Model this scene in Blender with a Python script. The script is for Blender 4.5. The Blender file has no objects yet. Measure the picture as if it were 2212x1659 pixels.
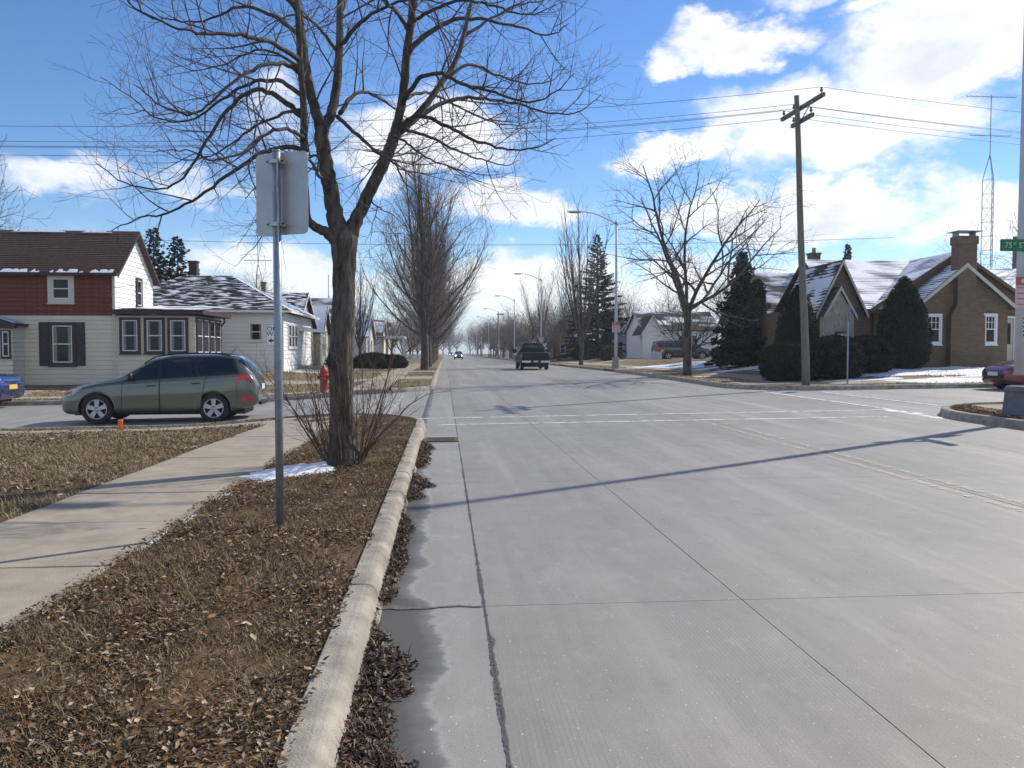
import bpy, bmesh, math, random
import numpy as np
from mathutils import Vector, noise as mnoise
from math import radians, sin, cos, pi, sqrt, atan2

scene = bpy.context.scene
COL = scene.collection
rng = random.Random(7)

# ------------------------------------------------------------------ camera
CAM_H = 1.42
YAW, PITCH = math.atan(198 / 2400), math.atan(90 / 2400)
cam_d = bpy.data.cameras.new("camera")
cam_d.sensor_width = 36.0
cam_d.lens = 28.8
cam_d.clip_start, cam_d.clip_end = 0.05, 9000
cam = bpy.data.objects.new("camera", cam_d)
COL.objects.link(cam)
cam.location = (0, 0, CAM_H)
cam.rotation_euler = (pi / 2 - PITCH, 0, -YAW)
scene.camera = cam

# ------------------------------------------------------------------ light
SUN_EL = radians(37.5)
SUN_DIR = (0.838, 0.545)                      # horizontal direction towards the sun
SUN_AZ = atan2(SUN_DIR[0], SUN_DIR[1])        # from +Y towards +X
sun_d = bpy.data.lights.new("sun", 'SUN')
sun_d.energy = 4.5
sun_d.angle = radians(0.55)
sun_d.color = (1.0, 0.93, 0.82)
sun = bpy.data.objects.new("sun", sun_d)
COL.objects.link(sun)
sv = Vector((SUN_DIR[0] * cos(SUN_EL), SUN_DIR[1] * cos(SUN_EL), sin(SUN_EL)))
sun.rotation_euler = sv.to_track_quat('Z', 'Y').to_euler()
sun.location = (0, 0, 60)

scene.view_settings.view_transform = 'Standard'
scene.view_settings.look = 'None'
scene.view_settings.gamma = 1.0
scene.view_settings.exposure = 0.12
scene.view_settings.use_curve_mapping = False
cy = scene.cycles
cy.use_denoising = True
try:
    cy.denoiser = 'OPENIMAGEDENOISE'
except Exception:
    pass
cy.max_bounces = 5
cy.diffuse_bounces = 2
cy.glossy_bounces = 2
cy.transparent_max_bounces = 8
cy.caustics_reflective = False
cy.caustics_refractive = False

# ------------------------------------------------------------------ sky
def build_world():
    w = bpy.data.worlds.new("World")
    scene.world = w
    w.use_nodes = True
    nt = w.node_tree
    nt.nodes.clear()
    N, L = nt.nodes.new, nt.links.new
    out = N('ShaderNodeOutputWorld')
    bg = N('ShaderNodeBackground')
    L(bg.outputs[0], out.inputs[0])
    sky = N('ShaderNodeTexSky')
    sky.sky_type = 'NISHITA'
    sky.sun_disc = False
    sky.sun_elevation = SUN_EL
    sky.sun_rotation = SUN_AZ
    sky.air_density, sky.dust_density, sky.ozone_density = 1.0, 0.0, 3.5
    sky.altitude = 200
    hsv = N('ShaderNodeHueSaturation')
    hsv.inputs['Saturation'].default_value = 1.18
    hsv.inputs['Hue'].default_value = 0.508
    hsv.inputs['Value'].default_value = 1.0
    L(sky.outputs[0], hsv.inputs['Color'])
    skys = N('ShaderNodeVectorMath'); skys.operation = 'SCALE'
    skys.inputs['Scale'].default_value = 0.138
    L(hsv.outputs[0], skys.inputs[0])
    tc = N('ShaderNodeTexCoord')
    sep = N('ShaderNodeSeparateXYZ')
    L(tc.outputs['Generated'], sep.inputs[0])

    def M(op, a, b=None, c=None):
        n = N('ShaderNodeMath'); n.operation = op
        for i, v in enumerate((a, b, c)):
            if v is None: continue
            if isinstance(v, (int, float)): n.inputs[i].default_value = v
            else: L(v, n.inputs[i])
        return n.outputs[0]
    az = M('ARCTAN2', sep.outputs[0], sep.outputs[1])
    el = M('ARCSINE', sep.outputs[2])
    ae = N('ShaderNodeCombineXYZ')
    L(az, ae.inputs[0]); L(el, ae.inputs[1])
    # fluffy distortion of the cloud outlines
    def noise(vec, scale, detail, rough, sc3=(1, 1, 1), w=0.0):
        mp = N('ShaderNodeMapping'); mp.inputs['Scale'].default_value = sc3
        mp.inputs['Location'].default_value = (w, w * .7, w * .3)
        L(vec, mp.inputs[0])
        n = N('ShaderNodeTexNoise'); n.noise_dimensions = '3D'
        n.inputs['Scale'].default_value = scale
        n.inputs['Detail'].default_value = detail
        n.inputs['Roughness'].default_value = rough
        L(mp.outputs[0], n.inputs['Vector'])
        return n
    warp = noise(ae.outputs[0], 7.0, 6, .6, (1, 1.7, 1), 3.1)
    wv = N('ShaderNodeVectorMath'); wv.operation = 'SUBTRACT'
    wv.inputs[1].default_value = (.5, .5, .5)
    L(warp.outputs['Color'], wv.inputs[0])
    wv2 = N('ShaderNodeVectorMath'); wv2.operation = 'SCALE'
    wv2.inputs['Scale'].default_value = 0.16
    L(wv.outputs[0], wv2.inputs[0])
    aw = N('ShaderNodeVectorMath'); aw.operation = 'ADD'
    L(ae.outputs[0], aw.inputs[0]); L(wv2.outputs[0], aw.inputs[1])
    # cloud banks: azimuth deg, elevation deg, half sizes deg, weight
    banks = CLOUD_BANKS
    acc = None
    for (a0, e0, sa, se, wt) in banks:
        s = N('ShaderNodeVectorMath'); s.operation = 'SUBTRACT'
        s.inputs[1].default_value = (radians(a0), radians(e0), 0)
        L(aw.outputs[0], s.inputs[0])
        m = N('ShaderNodeVectorMath'); m.operation = 'MULTIPLY'
        m.inputs[1].default_value = (1 / radians(sa), 1 / radians(se), 0)
        L(s.outputs[0], m.inputs[0])
        ln = N('ShaderNodeVectorMath'); ln.operation = 'LENGTH'
        L(m.outputs[0], ln.inputs[0])
        mr = N('ShaderNodeMapRange'); mr.interpolation_type = 'SMOOTHSTEP'
        mr.inputs['From Min'].default_value = 1.35
        mr.inputs['From Max'].default_value = 0.25
        mr.inputs['To Min'].default_value = 0.0
        mr.inputs['To Max'].default_value = wt
        L(ln.outputs['Value'], mr.inputs['Value'])
        acc = mr.outputs[0] if acc is None else M('MAXIMUM', acc, mr.outputs[0])
    # scattered fair-weather cumulus everywhere else, on a flat cloud deck
    den = M('ADD', M('MAXIMUM', sep.outputs[2], 0.0), 0.10)
    deck = N('ShaderNodeCombineXYZ')
    L(M('DIVIDE', sep.outputs[0], den), deck.inputs[0])
    L(M('DIVIDE', sep.outputs[1], den), deck.inputs[1])
    dn = noise(deck.outputs[0], 0.62, 5, .58, (1, 1, 1), 1.7)
    fine = noise(ae.outputs[0], 16.0, 8, .62, (1, 1.5, 1), 5.0)
    # behind the photographer and overhead the same kind of cover, rising towards the horizon
    inview = N('ShaderNodeMapRange'); inview.interpolation_type = 'SMOOTHSTEP'
    inview.inputs['From Min'].default_value = radians(38); inview.inputs['From Max'].default_value = radians(62)
    L(M('ABSOLUTE', M('SUBTRACT', az, YAW)), inview.inputs['Value'])
    hi = N('ShaderNodeMapRange'); hi.interpolation_type = 'SMOOTHSTEP'
    hi.inputs['From Min'].default_value = radians(30); hi.inputs['From Max'].default_value = radians(45)
    L(el, hi.inputs['Value'])
    side = M('MAXIMUM', inview.outputs[0], hi.outputs[0])
    scat = N('ShaderNodeMapRange'); scat.interpolation_type = 'SMOOTHSTEP'
    scat.inputs['From Min'].default_value = .50; scat.inputs['From Max'].default_value = .68
    L(dn.outputs['Fac'], scat.inputs['Value'])
    acc = M('MAXIMUM', acc, M('MULTIPLY', scat.outputs[0], side))
    low = N('ShaderNodeMapRange'); low.interpolation_type = 'SMOOTHSTEP'
    low.inputs['From Min'].default_value = radians(13); low.inputs['From Max'].default_value = radians(1)
    low.inputs['To Max'].default_value = 0.30
    L(el, low.inputs['Value'])
    acc = M('MAXIMUM', acc, low.outputs[0])
    dens = M('ADD', M('MULTIPLY', acc, 0.9), M('MULTIPLY', M('SUBTRACT', fine.outputs['Fac'], .5), 0.95))
    mask = N('ShaderNodeMapRange'); mask.interpolation_type = 'SMOOTHSTEP'
    mask.inputs['From Min'].default_value = 0.14; mask.inputs['From Max'].default_value = 0.74
    mask.inputs['To Max'].default_value = 0.97
    L(dens, mask.inputs['Value'])
    # cloud body: white tops, faintly grey in the thick parts
    shade = noise(ae.outputs[0], 9.0, 5, .55, (1, 2.4, 1), 9.3)
    sh = N('ShaderNodeMapRange')
    sh.inputs['From Min'].default_value = .44; sh.inputs['From Max'].default_value = .60
    L(shade.outputs['Fac'], sh.inputs['Value'])
    thick = N('ShaderNodeMapRange')
    thick.inputs['From Min'].default_value = .55; thick.inputs['From Max'].default_value = 1.0
    L(dens, thick.inputs['Value'])
    cc = N('ShaderNodeMix'); cc.data_type = 'RGBA'
    cc.inputs['A'].default_value = (1.03, 1.03, 1.04, 1)
    cc.inputs['B'].default_value = (.74, .80, .88, 1)
    L(M('MULTIPLY', sh.outputs[0], thick.outputs[0]), cc.inputs['Factor'])
    mx = N('ShaderNodeMix'); mx.data_type = 'RGBA'
    L(mask.outputs[0], mx.inputs['Factor'])
    # pale moist air along the horizon
    hz = N('ShaderNodeMapRange'); hz.interpolation_type = 'SMOOTHSTEP'
    hz.inputs['From Min'].default_value = radians(8); hz.inputs['From Max'].default_value = radians(-1)
    hz.inputs['To Max'].default_value = 0.7
    L(el, hz.inputs['Value'])
    hm = N('ShaderNodeMix'); hm.data_type = 'RGBA'
    hm.inputs['B'].default_value = (.66, .78, .92, 1)
    L(hz.outputs[0], hm.inputs['Factor']); L(skys.outputs[0], hm.inputs['A'])
    L(hm.outputs['Result'], mx.inputs['A']); L(cc.outputs['Result'], mx.inputs['B'])
    L(mx.outputs['Result'], bg.inputs['Color'])
    bg.inputs['Strength'].default_value = 1.0

def _b(u, v, hw, hh, wt):      # cloud bank given by its place in the 2212-wide photograph -> sky angles
    f = 1769.6
    return (math.degrees(math.atan((u - 1106) / f)) + math.degrees(YAW), math.degrees(math.atan((763 - v) / f)),
            math.degrees(hw / f), math.degrees(hh / f), wt)
CLOUD_BANKS = [_b(1590, 125, 170, 62, .95), _b(1450, 150, 70, 40, .7), _b(2080, 190, 300, 110, 1.0),
               _b(1960, 90, 180, 50, .8), _b(1820, 320, 280, 110, 1.0), _b(1480, 335, 150, 42, .85),
               _b(1720, 480, 330, 70, 1.0), _b(2150, 520, 200, 60, .8), _b(930, 300, 210, 105, .95),
               _b(1130, 450, 190, 62, .85), _b(600, 260, 120, 90, .5), _b(150, 435, 150, 55, .56),
               _b(430, 430, 200, 40, .52), _b(1120, 610, 320, 70, .85), _b(1600, 640, 420, 75, .9),
               _b(640, 610, 300, 60, .62), _b(1750, 30, 120, 40, .5)]
build_world()

# ------------------------------------------------------------------ terrain height
def ss(a, b, x):
    t = max(0.0, min(1.0, (x - a) / (b - a)))
    return t * t * (3 - 2 * t)
def zg(x, y):                  # street level
    return (0.012 * max(-15, min(20, x)) * ss(5, 20, y) + 0.22 * ss(14, 48, y)
            - 0.22 * ss(2, 6, -x) * ss(12, 19, y) * (1 - ss(32, 45, y)))
def zl(x, y):                  # lots stand a little higher than the street
    return zg(x, y) + 0.22 * ss(4, 9, -x) * ss(36, 44, y) + 0.33 * ss(12.5, 17, x) * ss(26.5, 31, y)
# ------------------------------------------------------------------ mesh helpers
class MB:
    def __init__(s):
        s.v, s.f = [], []
    def add(s, vs, fs):
        o = len(s.v)
        s.v.extend(vs)
        s.f.extend([tuple(i + o for i in f) for f in fs])
        return s
    def box(s, x0, x1, y0, y1, z0, z1):
        return s.add([(x0, y0, z0), (x1, y0, z0), (x1, y1, z0), (x0, y1, z0), (x0, y0, z1), (x1, y0, z1), (x1, y1, z1), (x0, y1, z1)],
                     [(0, 3, 2, 1), (4, 5, 6, 7), (0, 1, 5, 4), (1, 2, 6, 5), (2, 3, 7, 6), (3, 0, 4, 7)])
    def tube(s, pts, rad, k=6, cap=True):
        n = len(pts)
        if n < 2: return s
        pts = [Vector(p) for p in pts]
        if not hasattr(rad, '__len__'): rad = [rad] * n
        t = (pts[1] - pts[0]).normalized()
        a = Vector((0, 0, 1)) if abs(t.z) < .9 else Vector((1, 0, 0))
        u = t.cross(a).normalized()
        o = len(s.v)
        for i, p in enumerate(pts):
            if i == 0: t = pts[1] - p
            elif i == n - 1: t = p - pts[i - 1]
            else: t = pts[i + 1] - pts[i - 1]
            if t.length < 1e-9: t = Vector((0, 0, 1))
            t.normalize()
            u = u - t * u.dot(t)
            if u.length < 1e-6: u = t.orthogonal()
            u.normalize()
            w = t.cross(u)
            r = rad[i]
            for j in range(k):
                q = 2 * pi * j / k
                s.v.append((p + u * (cos(q) * r) + w * (sin(q) * r))[:])
        for i in range(n - 1):
            for j in range(k):
                j2 = (j + 1) % k
                s.f.append((o + i * k + j, o + i * k + j2, o + (i + 1) * k + j2, o + (i + 1) * k + j))
        if cap:
            s.f.append(tuple(o + j for j in range(k))[::-1])
            s.f.append(tuple(o + (n - 1) * k + j for j in range(k)))
        return s
    def lathe(s, prof, k=16, c=(0, 0, 0), cap=True):
        o = len(s.v)
        for (r, z) in prof:
            for j in range(k):
                q = 2 * pi * j / k
                s.v.append((c[0] + r * cos(q), c[1] + r * sin(q), c[2] + z))
        for i in range(len(prof) - 1):
            for j in range(k):
                j2 = (j + 1) % k
                s.f.append((o + i * k + j, o + i * k + j2, o + (i + 1) * k + j2, o + (i + 1) * k + j))
        if cap:
            s.f.append(tuple(o + j for j in range(k))[::-1])
            s.f.append(tuple(o + (len(prof) - 1) * k + j for j in range(k)))
        return s
    def prism(s, poly, a, b, axis='y'):
        """poly in the plane across axis, extruded from a to b"""
        n = len(poly)
        def P(p, t):
            return (p[0], t, p[1]) if axis == 'y' else (t, p[0], p[1]) if axis == 'x' else (p[0], p[1], t)
        vs = [P(p, a) for p in poly] + [P(p, b) for p in poly]
        fs = [tuple(range(n)), tuple(range(2 * n - 1, n - 1, -1))] + [(i, i + n, (i + 1) % n + n, (i + 1) % n) for i in range(n)]
        return s.add(vs, fs)
    def grid(s, nx, ny, fn):
        o = len(s.v)
        for j in range(ny + 1):
            for i in range(nx + 1):
                s.v.append(tuple(fn(i / nx, j / ny)))
        for j in range(ny):
            for i in range(nx):
                a = o + j * (nx + 1) + i
                s.f.append((a, a + 1, a + nx + 2, a + nx + 1))
        return s
    def mesh(s, name, smooth=False, fix=False):
        me = bpy.data.meshes.new(name)
        me.from_pydata(s.v, [], s.f)
        if fix:
            bm = bmesh.new(); bm.from_mesh(me)
            bmesh.ops.recalc_face_normals(bm, faces=bm.faces); bm.to_mesh(me); bm.free()
        if smooth:
            me.polygons.foreach_set('use_smooth', [True] * len(me.polygons))
        return me
    def obj(s, name, mat=None, parent=None, smooth=False, fix=False, loc=None, rz=0):
        return link(name, s.mesh(name, smooth, fix), mat, parent, loc, rz)

def link(name, me, mat=None, parent=None, loc=None, rz=0):
    o = bpy.data.objects.new(name, me)
    COL.objects.link(o)
    if mat is not None and me is not None:
        if not me.materials: me.materials.append(mat)
    if parent is not None: o.parent = parent
    if loc is not None: o.location = loc
    if rz: o.rotation_euler = (0, 0, rz)
    return o
def tag(o, label, cat, group=None, kind=None):
    o['label'] = label; o['category'] = cat
    if group: o['group'] = group
    if kind: o['kind'] = kind
    return o
def struct(o, label=None):
    o['kind'] = 'structure'
    if label: o['label'] = label
    return o
def empty(name, loc=(0, 0, 0), rz=0):
    o = bpy.data.objects.new(name, None)
    o.empty_display_size = .2
    COL.objects.link(o)
    o.location = loc; o.rotation_euler = (0, 0, rz)
    return o
def copy_tree(o, parent=None):
    c = o.copy(); COL.objects.link(c)
    if parent is not None: c.parent = parent
    for ch in list(o.children): copy_tree(ch, c)
    return c
def np_mesh(name, V, F, mat, parent=None, smooth=False):
    """V (n,3) float, F (m,k) int"""
    me = bpy.data.meshes.new(name)
    V = np.asarray(V, np.float32); F = np.asarray(F, np.int32)
    k = F.shape[1]
    me.vertices.add(len(V)); me.vertices.foreach_set('co', V.ravel())
    me.loops.add(F.size); me.loops.foreach_set('vertex_index', F.ravel())
    me.polygons.add(len(F)); me.polygons.foreach_set('loop_start', np.arange(0, F.size, k, dtype=np.int32))
    me.update(calc_edges=True)
    if smooth: me.polygons.foreach_set('use_smooth', [True] * len(F))
    return link(name, me, mat, parent)
def bevel(o, w=.01, seg=2):
    m = o.modifiers.new('bevel', 'BEVEL'); m.width = w; m.segments = seg; m.limit_method = 'ANGLE'
    return o
def fbm(x, y, z=0.0, oct=4):
    return mnoise.fractal((x, y, z), 1.0, 2.0, oct)     # about -1..1

# ------------------------------------------------------------------ materials
def _nodes(name):
    m = bpy.data.materials.new(name); m.use_nodes = True
    nt = m.node_tree
    b = nt.nodes['Principled BSDF']
    return m, nt, b
def ramp(nt, stops):
    r = nt.nodes.new('ShaderNodeValToRGB')
    e = r.color_ramp.elements
    while len(e) > 1: e.remove(e[-1])
    e[0].position = stops[0][0]; e[0].color = (*stops[0][1], 1)
    for p, c in stops[1:]:
        x = e.new(p); x.color = (*c, 1)
    return r
def mat(name, c, c2=None, scale=6, rough=.75, bump=0, bscale=40, metal=0, spec=.4, coords='Object', detail=5, sc3=None, lo=.35, hi=.65, coat=0):
    m, nt, b = _nodes(name)
    N, L = nt.nodes.new, nt.links.new
    b.inputs['Roughness'].default_value = rough
    b.inputs['Metallic'].default_value = metal
    b.inputs['Specular IOR Level'].default_value = spec
    b.inputs['Base Color'].default_value = (*c, 1)
    if coat: b.inputs['Coat Weight'].default_value = coat
    if c2 is None and not bump: return m
    if coords == 'World':
        src = N('ShaderNodeNewGeometry').outputs['Position']
    else:
        src = N('ShaderNodeTexCoord').outputs[coords]
    if sc3:
        mp = N('ShaderNodeMapping'); mp.inputs['Scale'].default_value = sc3
        L(src, mp.inputs[0]); src = mp.outputs[0]
    if c2 is not None:
        n = N('ShaderNodeTexNoise'); n.inputs['Scale'].default_value = scale; n.inputs['Detail'].default_value = detail
        n.inputs['Roughness'].default_value = .6
        L(src, n.inputs['Vector'])
        r = ramp(nt, [(lo, c), (hi, c2)])
        L(n.outputs['Fac'], r.inputs[0]); L(r.outputs[0], b.inputs['Base Color'])
    if bump:
        n2 = N('ShaderNodeTexNoise'); n2.inputs['Scale'].default_value = bscale; n2.inputs['Detail'].default_value = 4
        L(src, n2.inputs['Vector'])
        bp = N('ShaderNodeBump'); bp.inputs['Strength'].default_value = bump; bp.inputs['Distance'].default_value = .02
        L(n2.outputs['Fac'], bp.inputs['Height']); L(bp.outputs[0], b.inputs['Normal'])
    return m
def mat_island(name, stops, rough=.9, spec=.15, trans=0):
    """each separate leaf or blade takes its own colour"""
    m, nt, b = _nodes(name)
    g = nt.nodes.new('ShaderNodeNewGeometry')
    r = ramp(nt, stops)
    nt.links.new(g.outputs['Random Per Island'], r.inputs[0])
    nt.links.new(r.outputs[0], b.inputs['Base Color'])
    b.inputs['Roughness'].default_value = rough
    b.inputs['Specular IOR Level'].default_value = spec
    return m

MAT = {}
MAT['asphalt_dark'] = mat('joint filler', (.09, .085, .078), (.16, .15, .14), 30, .95)
MAT['walk'] = mat('sidewalk concrete', (.29, .248, .19), (.415, .362, .282), 3.4, .9, .35, 120, coords='World', spec=.2, detail=12, lo=.3, hi=.7)
MAT['kerb'] = mat('kerb concrete', (.22, .195, .155), (.42, .375, .305), 4.5, .9, .35, 90, coords='World', spec=.2, detail=8)
MAT['soil'] = mat('winter lawn soil', (.085, .053, .03), (.165, .112, .065), 3.5, .95, .5, 60, coords='World', spec=.1, detail=8)
MAT['lawn'] = mat('dormant lawn', (.15, .112, .066), (.29, .222, .132), 1.6, .95, .6, 45, coords='World', spec=.1, detail=9)
MAT['snow'] = mat('old snow', (.80, .82, .86), (.88, .89, .91), 20, .6, .5, 60, coords='World', spec=.3)
MAT['galv'] = mat('galvanised steel', (.23, .27, .31), (.31, .35, .39), 14, .45, .05, 60, metal=.55)
MAT['alum'] = mat('bare aluminium sheet', (.43, .43, .42), (.52, .52, .51), 5, .42, .05, 30, metal=.45)
MAT['polegrey'] = mat('light grey pole paint', (.50, .51, .52), (.58, .59, .60), 3, .5)
MAT['wood'] = mat('weathered pole wood', (.13, .115, .10), (.25, .22, .185), 9, .9, .5, 40, sc3=(4, 4, .25))
MAT['wire'] = mat('cable black', (.06, .06, .07), rough=.6)
MAT['white'] = mat('white paint', (.74, .74, .72), (.80, .80, .79), 8, .5)
MAT['glass'] = mat('window glass', (.010, .012, .014), (.028, .03, .03), 1.3, .05, spec=.22)
MAT['black'] = mat('black plastic', (.018, .018, .02), rough=.55)
MAT['tyre'] = mat('tyre rubber', (.022, .022, .022), (.04, .038, .036), 20, .85)
MAT['rim'] = mat('alloy rim', (.42, .42, .43), (.5, .5, .5), 10, .35, metal=.7)
MAT['bark'] = mat('linden bark', (.03, .025, .021), (.15, .128, .108), 13, .95, 1.0, 34, sc3=(1, 1, .28), detail=12)
MAT['bark_thin'] = mat('young bark', (.04, .032, .03), (.095, .078, .068), 10, .9)
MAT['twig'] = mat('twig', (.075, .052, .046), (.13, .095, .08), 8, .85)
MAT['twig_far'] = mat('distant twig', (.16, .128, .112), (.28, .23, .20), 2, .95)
MAT['spruce'] = mat_island('spruce needles', [(0, (.012, .022, .014)), (.5, (.025, .045, .028)), (1, (.055, .075, .045))])
MAT['yew'] = mat_island('clipped evergreen', [(0, (.006, .011, .006)), (.5, (.016, .026, .012)), (1, (.05, .06, .025))])  # palest leaves carry sunlit highlights put into the colour
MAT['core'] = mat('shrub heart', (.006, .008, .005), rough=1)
MAT['leaf'] = mat_island('dead leaves', [(0, (.05, .028, .015)), (.35, (.135, .072, .035)), (.65, (.22, .14, .078)), (.9, (.35, .26, .17)), (1, (.55, .47, .37))])
MAT['leaf_wet'] = mat_island('wet gutter leaves', [(0, (.025, .016, .011)), (.5, (.075, .046, .029)), (.85, (.15, .095, .058)), (1, (.32, .24, .15))], rough=.6, spec=.35)
MAT['blade'] = mat_island('dormant grass', [(0, (.085, .054, .028)), (.4, (.185, .126, .068)), (.75, (.28, .21, .125)), (.93, (.36, .30, .20)), (1, (.16, .14, .07))])
MAT['blade_pale'] = mat_island('dormant lawn grass', [(0, (.16, .12, .07)), (.4, (.30, .235, .142)), (.8, (.43, .35, .22)), (1, (.25, .22, .12))])
MAT['red_paint'] = mat('hydrant red', (.36, .03, .028), (.46, .06, .05), 12, .5)

def mat_road(name, base, base2, gutter=False):
    m, nt, b = _nodes(name)
    N, L = nt.nodes.new, nt.links.new
    pos = N('ShaderNodeNewGeometry').outputs['Position']
    def nz(scale, sc3, detail=5, rough=.6):
        mp = N('ShaderNodeMapping'); mp.inputs['Scale'].default_value = sc3; L(pos, mp.inputs[0])
        n = N('ShaderNodeTexNoise'); n.inputs['Scale'].default_value = scale; n.inputs['Detail'].default_value = detail
        n.inputs['Roughness'].default_value = rough
        L(mp.outputs[0], n.inputs['Vector']); return n.outputs['Fac']
    def mixc(f, a, bb):
        x = N('ShaderNodeMix'); x.data_type = 'RGBA'
        for s, v in (('Factor', f), ('A', a), ('B', bb)):
            if isinstance(v, tuple): x.inputs[s].default_value = (*v, 1)
            elif isinstance(v, (int, float)): x.inputs[s].default_value = v
            else: L(v, x.inputs[s])
        return x.outputs['Result']
    def mr(v, a, bb, c=0.0, d=1.0):
        x = N('ShaderNodeMapRange'); L(v, x.inputs['Value'])
        for s, q in (('From Min', a), ('From Max', bb), ('To Min', c), ('To Max', d)): x.inputs[s].default_value = q
        return x.outputs[0]
    streak = nz(1.0, (1.6, .07, 1), 6)
    blotch = nz(.55, (1, 1, 1), 7)
    col = mixc(mr(blotch, .35, .65), base, base2)
    own = N('ShaderNodeObjectInfo').outputs['Random']           # slabs were not cast from one batch
    col = mixc(mr(own, 0, 1, 0, .42), col, tuple(c * .78 for c in base))
    dark = tuple(c * .72 for c in base); pale = tuple(min(.62, c * 1.30) for c in base2)
    col = mixc(mr(streak, .52, .70, 0, .75), col, pale)      # salt film drawn out along the lanes
    col = mixc(mr(streak, .46, .30, 0, .7), col, dark)     # wheel paths
    mott = nz(4.5, (1, .55, 1), 6, .68)
    col = mixc(mr(mott, .54, .72, 0, .45), col, pale)
    col = mixc(mr(mott, .46, .28, 0, .5), col, dark)
    grain = nz(140, (1, 1, 1), 3, .85)
    col = mixc(mr(grain, .52, .30, 0, .55), col, (.09, .085, .08))
    col = mixc(mr(grain, .54, .72, 0, .5), col, pale)
    spk = nz(55, (1, 1, 1), 2, .5)
    col = mixc(mr(spk, .70, .74, 0, .8), col, (.66, .66, .65))
    pit = nz(7, (1, 1, 1), 3, .7)
    col = mixc(mr(pit, .64, .76, 0, .4), col, dark)
    oil = nz(2.3, (1, .6, 1), 4, .65)
    col = mixc(mr(oil, .63, .78, 0, .45), col, tuple(c * .6 for c in base))
    hgt = grain
    if not gutter:
        wv = N('ShaderNodeTexWave'); wv.wave_type = 'BANDS'; wv.bands_direction = 'X'
        wv.inputs['Scale'].default_value = 14.0; wv.inputs['Distortion'].default_value = 1.2
        wv.inputs['Detail'].default_value = 2; wv.inputs['Detail Scale'].default_value = .6
        mp = N('ShaderNodeMapping'); mp.inputs['Scale'].default_value = (1, .12, 1); L(pos, mp.inputs[0])
        L(mp.outputs[0], wv.inputs['Vector'])
        worn = nz(1.1, (1.3, .35, 1), 3)
        tin = N('ShaderNodeMath'); tin.operation = 'MULTIPLY'
        L(mr(wv.outputs['Fac'], .25, .05), tin.inputs[0]); L(mr(worn, .42, .62, 0, .5), tin.inputs[1])
        col = mixc(tin.outputs[0], col, (.17, .165, .155))
    else:
        # wet margin along the kerb, with a salty tide line
        sep = N('ShaderNodeSeparateXYZ'); L(pos, sep.inputs[0])
        edge = nz(1.7, (.3, 1, 0), 6, .62)
        fine = nz(11, (1, 1, 1), 5, .7)
        def add(p, q, k):
            n = N('ShaderNodeMath'); n.operation = 'MULTIPLY_ADD'; L(p, n.inputs[0]); n.inputs[1].default_value = k
            if isinstance(q, (int, float)): n.inputs[2].default_value = q
            else: L(q, n.inputs[2])
            return n.outputs[0]
        wide = mr(sep.outputs[1], 4.1, 4.8, .33, .20)          # how far the damp reaches from the kerb
        wide2 = mr(sep.outputs[1], 8.0, 14.0, 0, -.20)
        e = add(wide, sep.outputs[0], -1.0)
        e = add(wide2, e, -1.0)
        e = add(edge, e, -.42)
        e = add(fine, e, -.10)                                  # x - reach - noise, zero near the edge
        col = mixc(mr(e, -.575, -.615, 0, .25), col, (.50, .50, .49))
        col = mixc(mr(e, -.60, -.635, 0, .75), col, (.105, .10, .09))
        col = mixc(mr(e, -.64, -.72, 0, .8), col, (.075, .07, .062))
    L(col, b.inputs['Base Color'])
    b.inputs['Roughness'].default_value = .62
    b.inputs['Specular IOR Level'].default_value = .45
    bp = N('ShaderNodeBump'); bp.inputs['Strength'].default_value = .25; bp.inputs['Distance'].default_value = .004
    L(hgt, bp.inputs['Height']); L(bp.outputs[0], b.inputs['Normal'])
    return m
MAT['road'] = mat_road('grooved road concrete', (.262, .245, .208), (.318, .298, .256))
MAT['gutter'] = mat_road('gutter pan concrete', (.288, .272, .236), (.343, .326, .286), True)
MAT['street'] = mat_road('side street concrete', (.285, .265, .232), (.34, .32, .285))

def mat_paint(name, c, wear=.45, wscale=6):
    """worn road paint: gaps let the concrete show"""
    m, nt, b = _nodes(name)
    N, L = nt.nodes.new, nt.links.new
    b.inputs['Base Color'].default_value = (*c, 1); b.inputs['Roughness'].default_value = .7
    n = N('ShaderNodeTexNoise'); n.inputs['Scale'].default_value = wscale; n.inputs['Detail'].default_value = 8; n.inputs['Roughness'].default_value = .75
    L(N('ShaderNodeNewGeometry').outputs['Position'], n.inputs['Vector'])
    r = N('ShaderNodeMapRange'); r.inputs['From Min'].default_value = wear - .08; r.inputs['From Max'].default_value = wear + .10
    L(n.outputs['Fac'], r.inputs['Value']); L(r.outputs[0], b.inputs['Alpha'])
    return m
MAT['line_white'] = mat_paint('worn white line', (.74, .74, .73), .445, 5)
MAT['line_faint'] = mat_paint('nearly gone white line', (.70, .70, .69), .52, 4)
MAT['line_yellow'] = mat_paint('worn yellow line', (.53, .47, .37), .51, 7)

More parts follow.
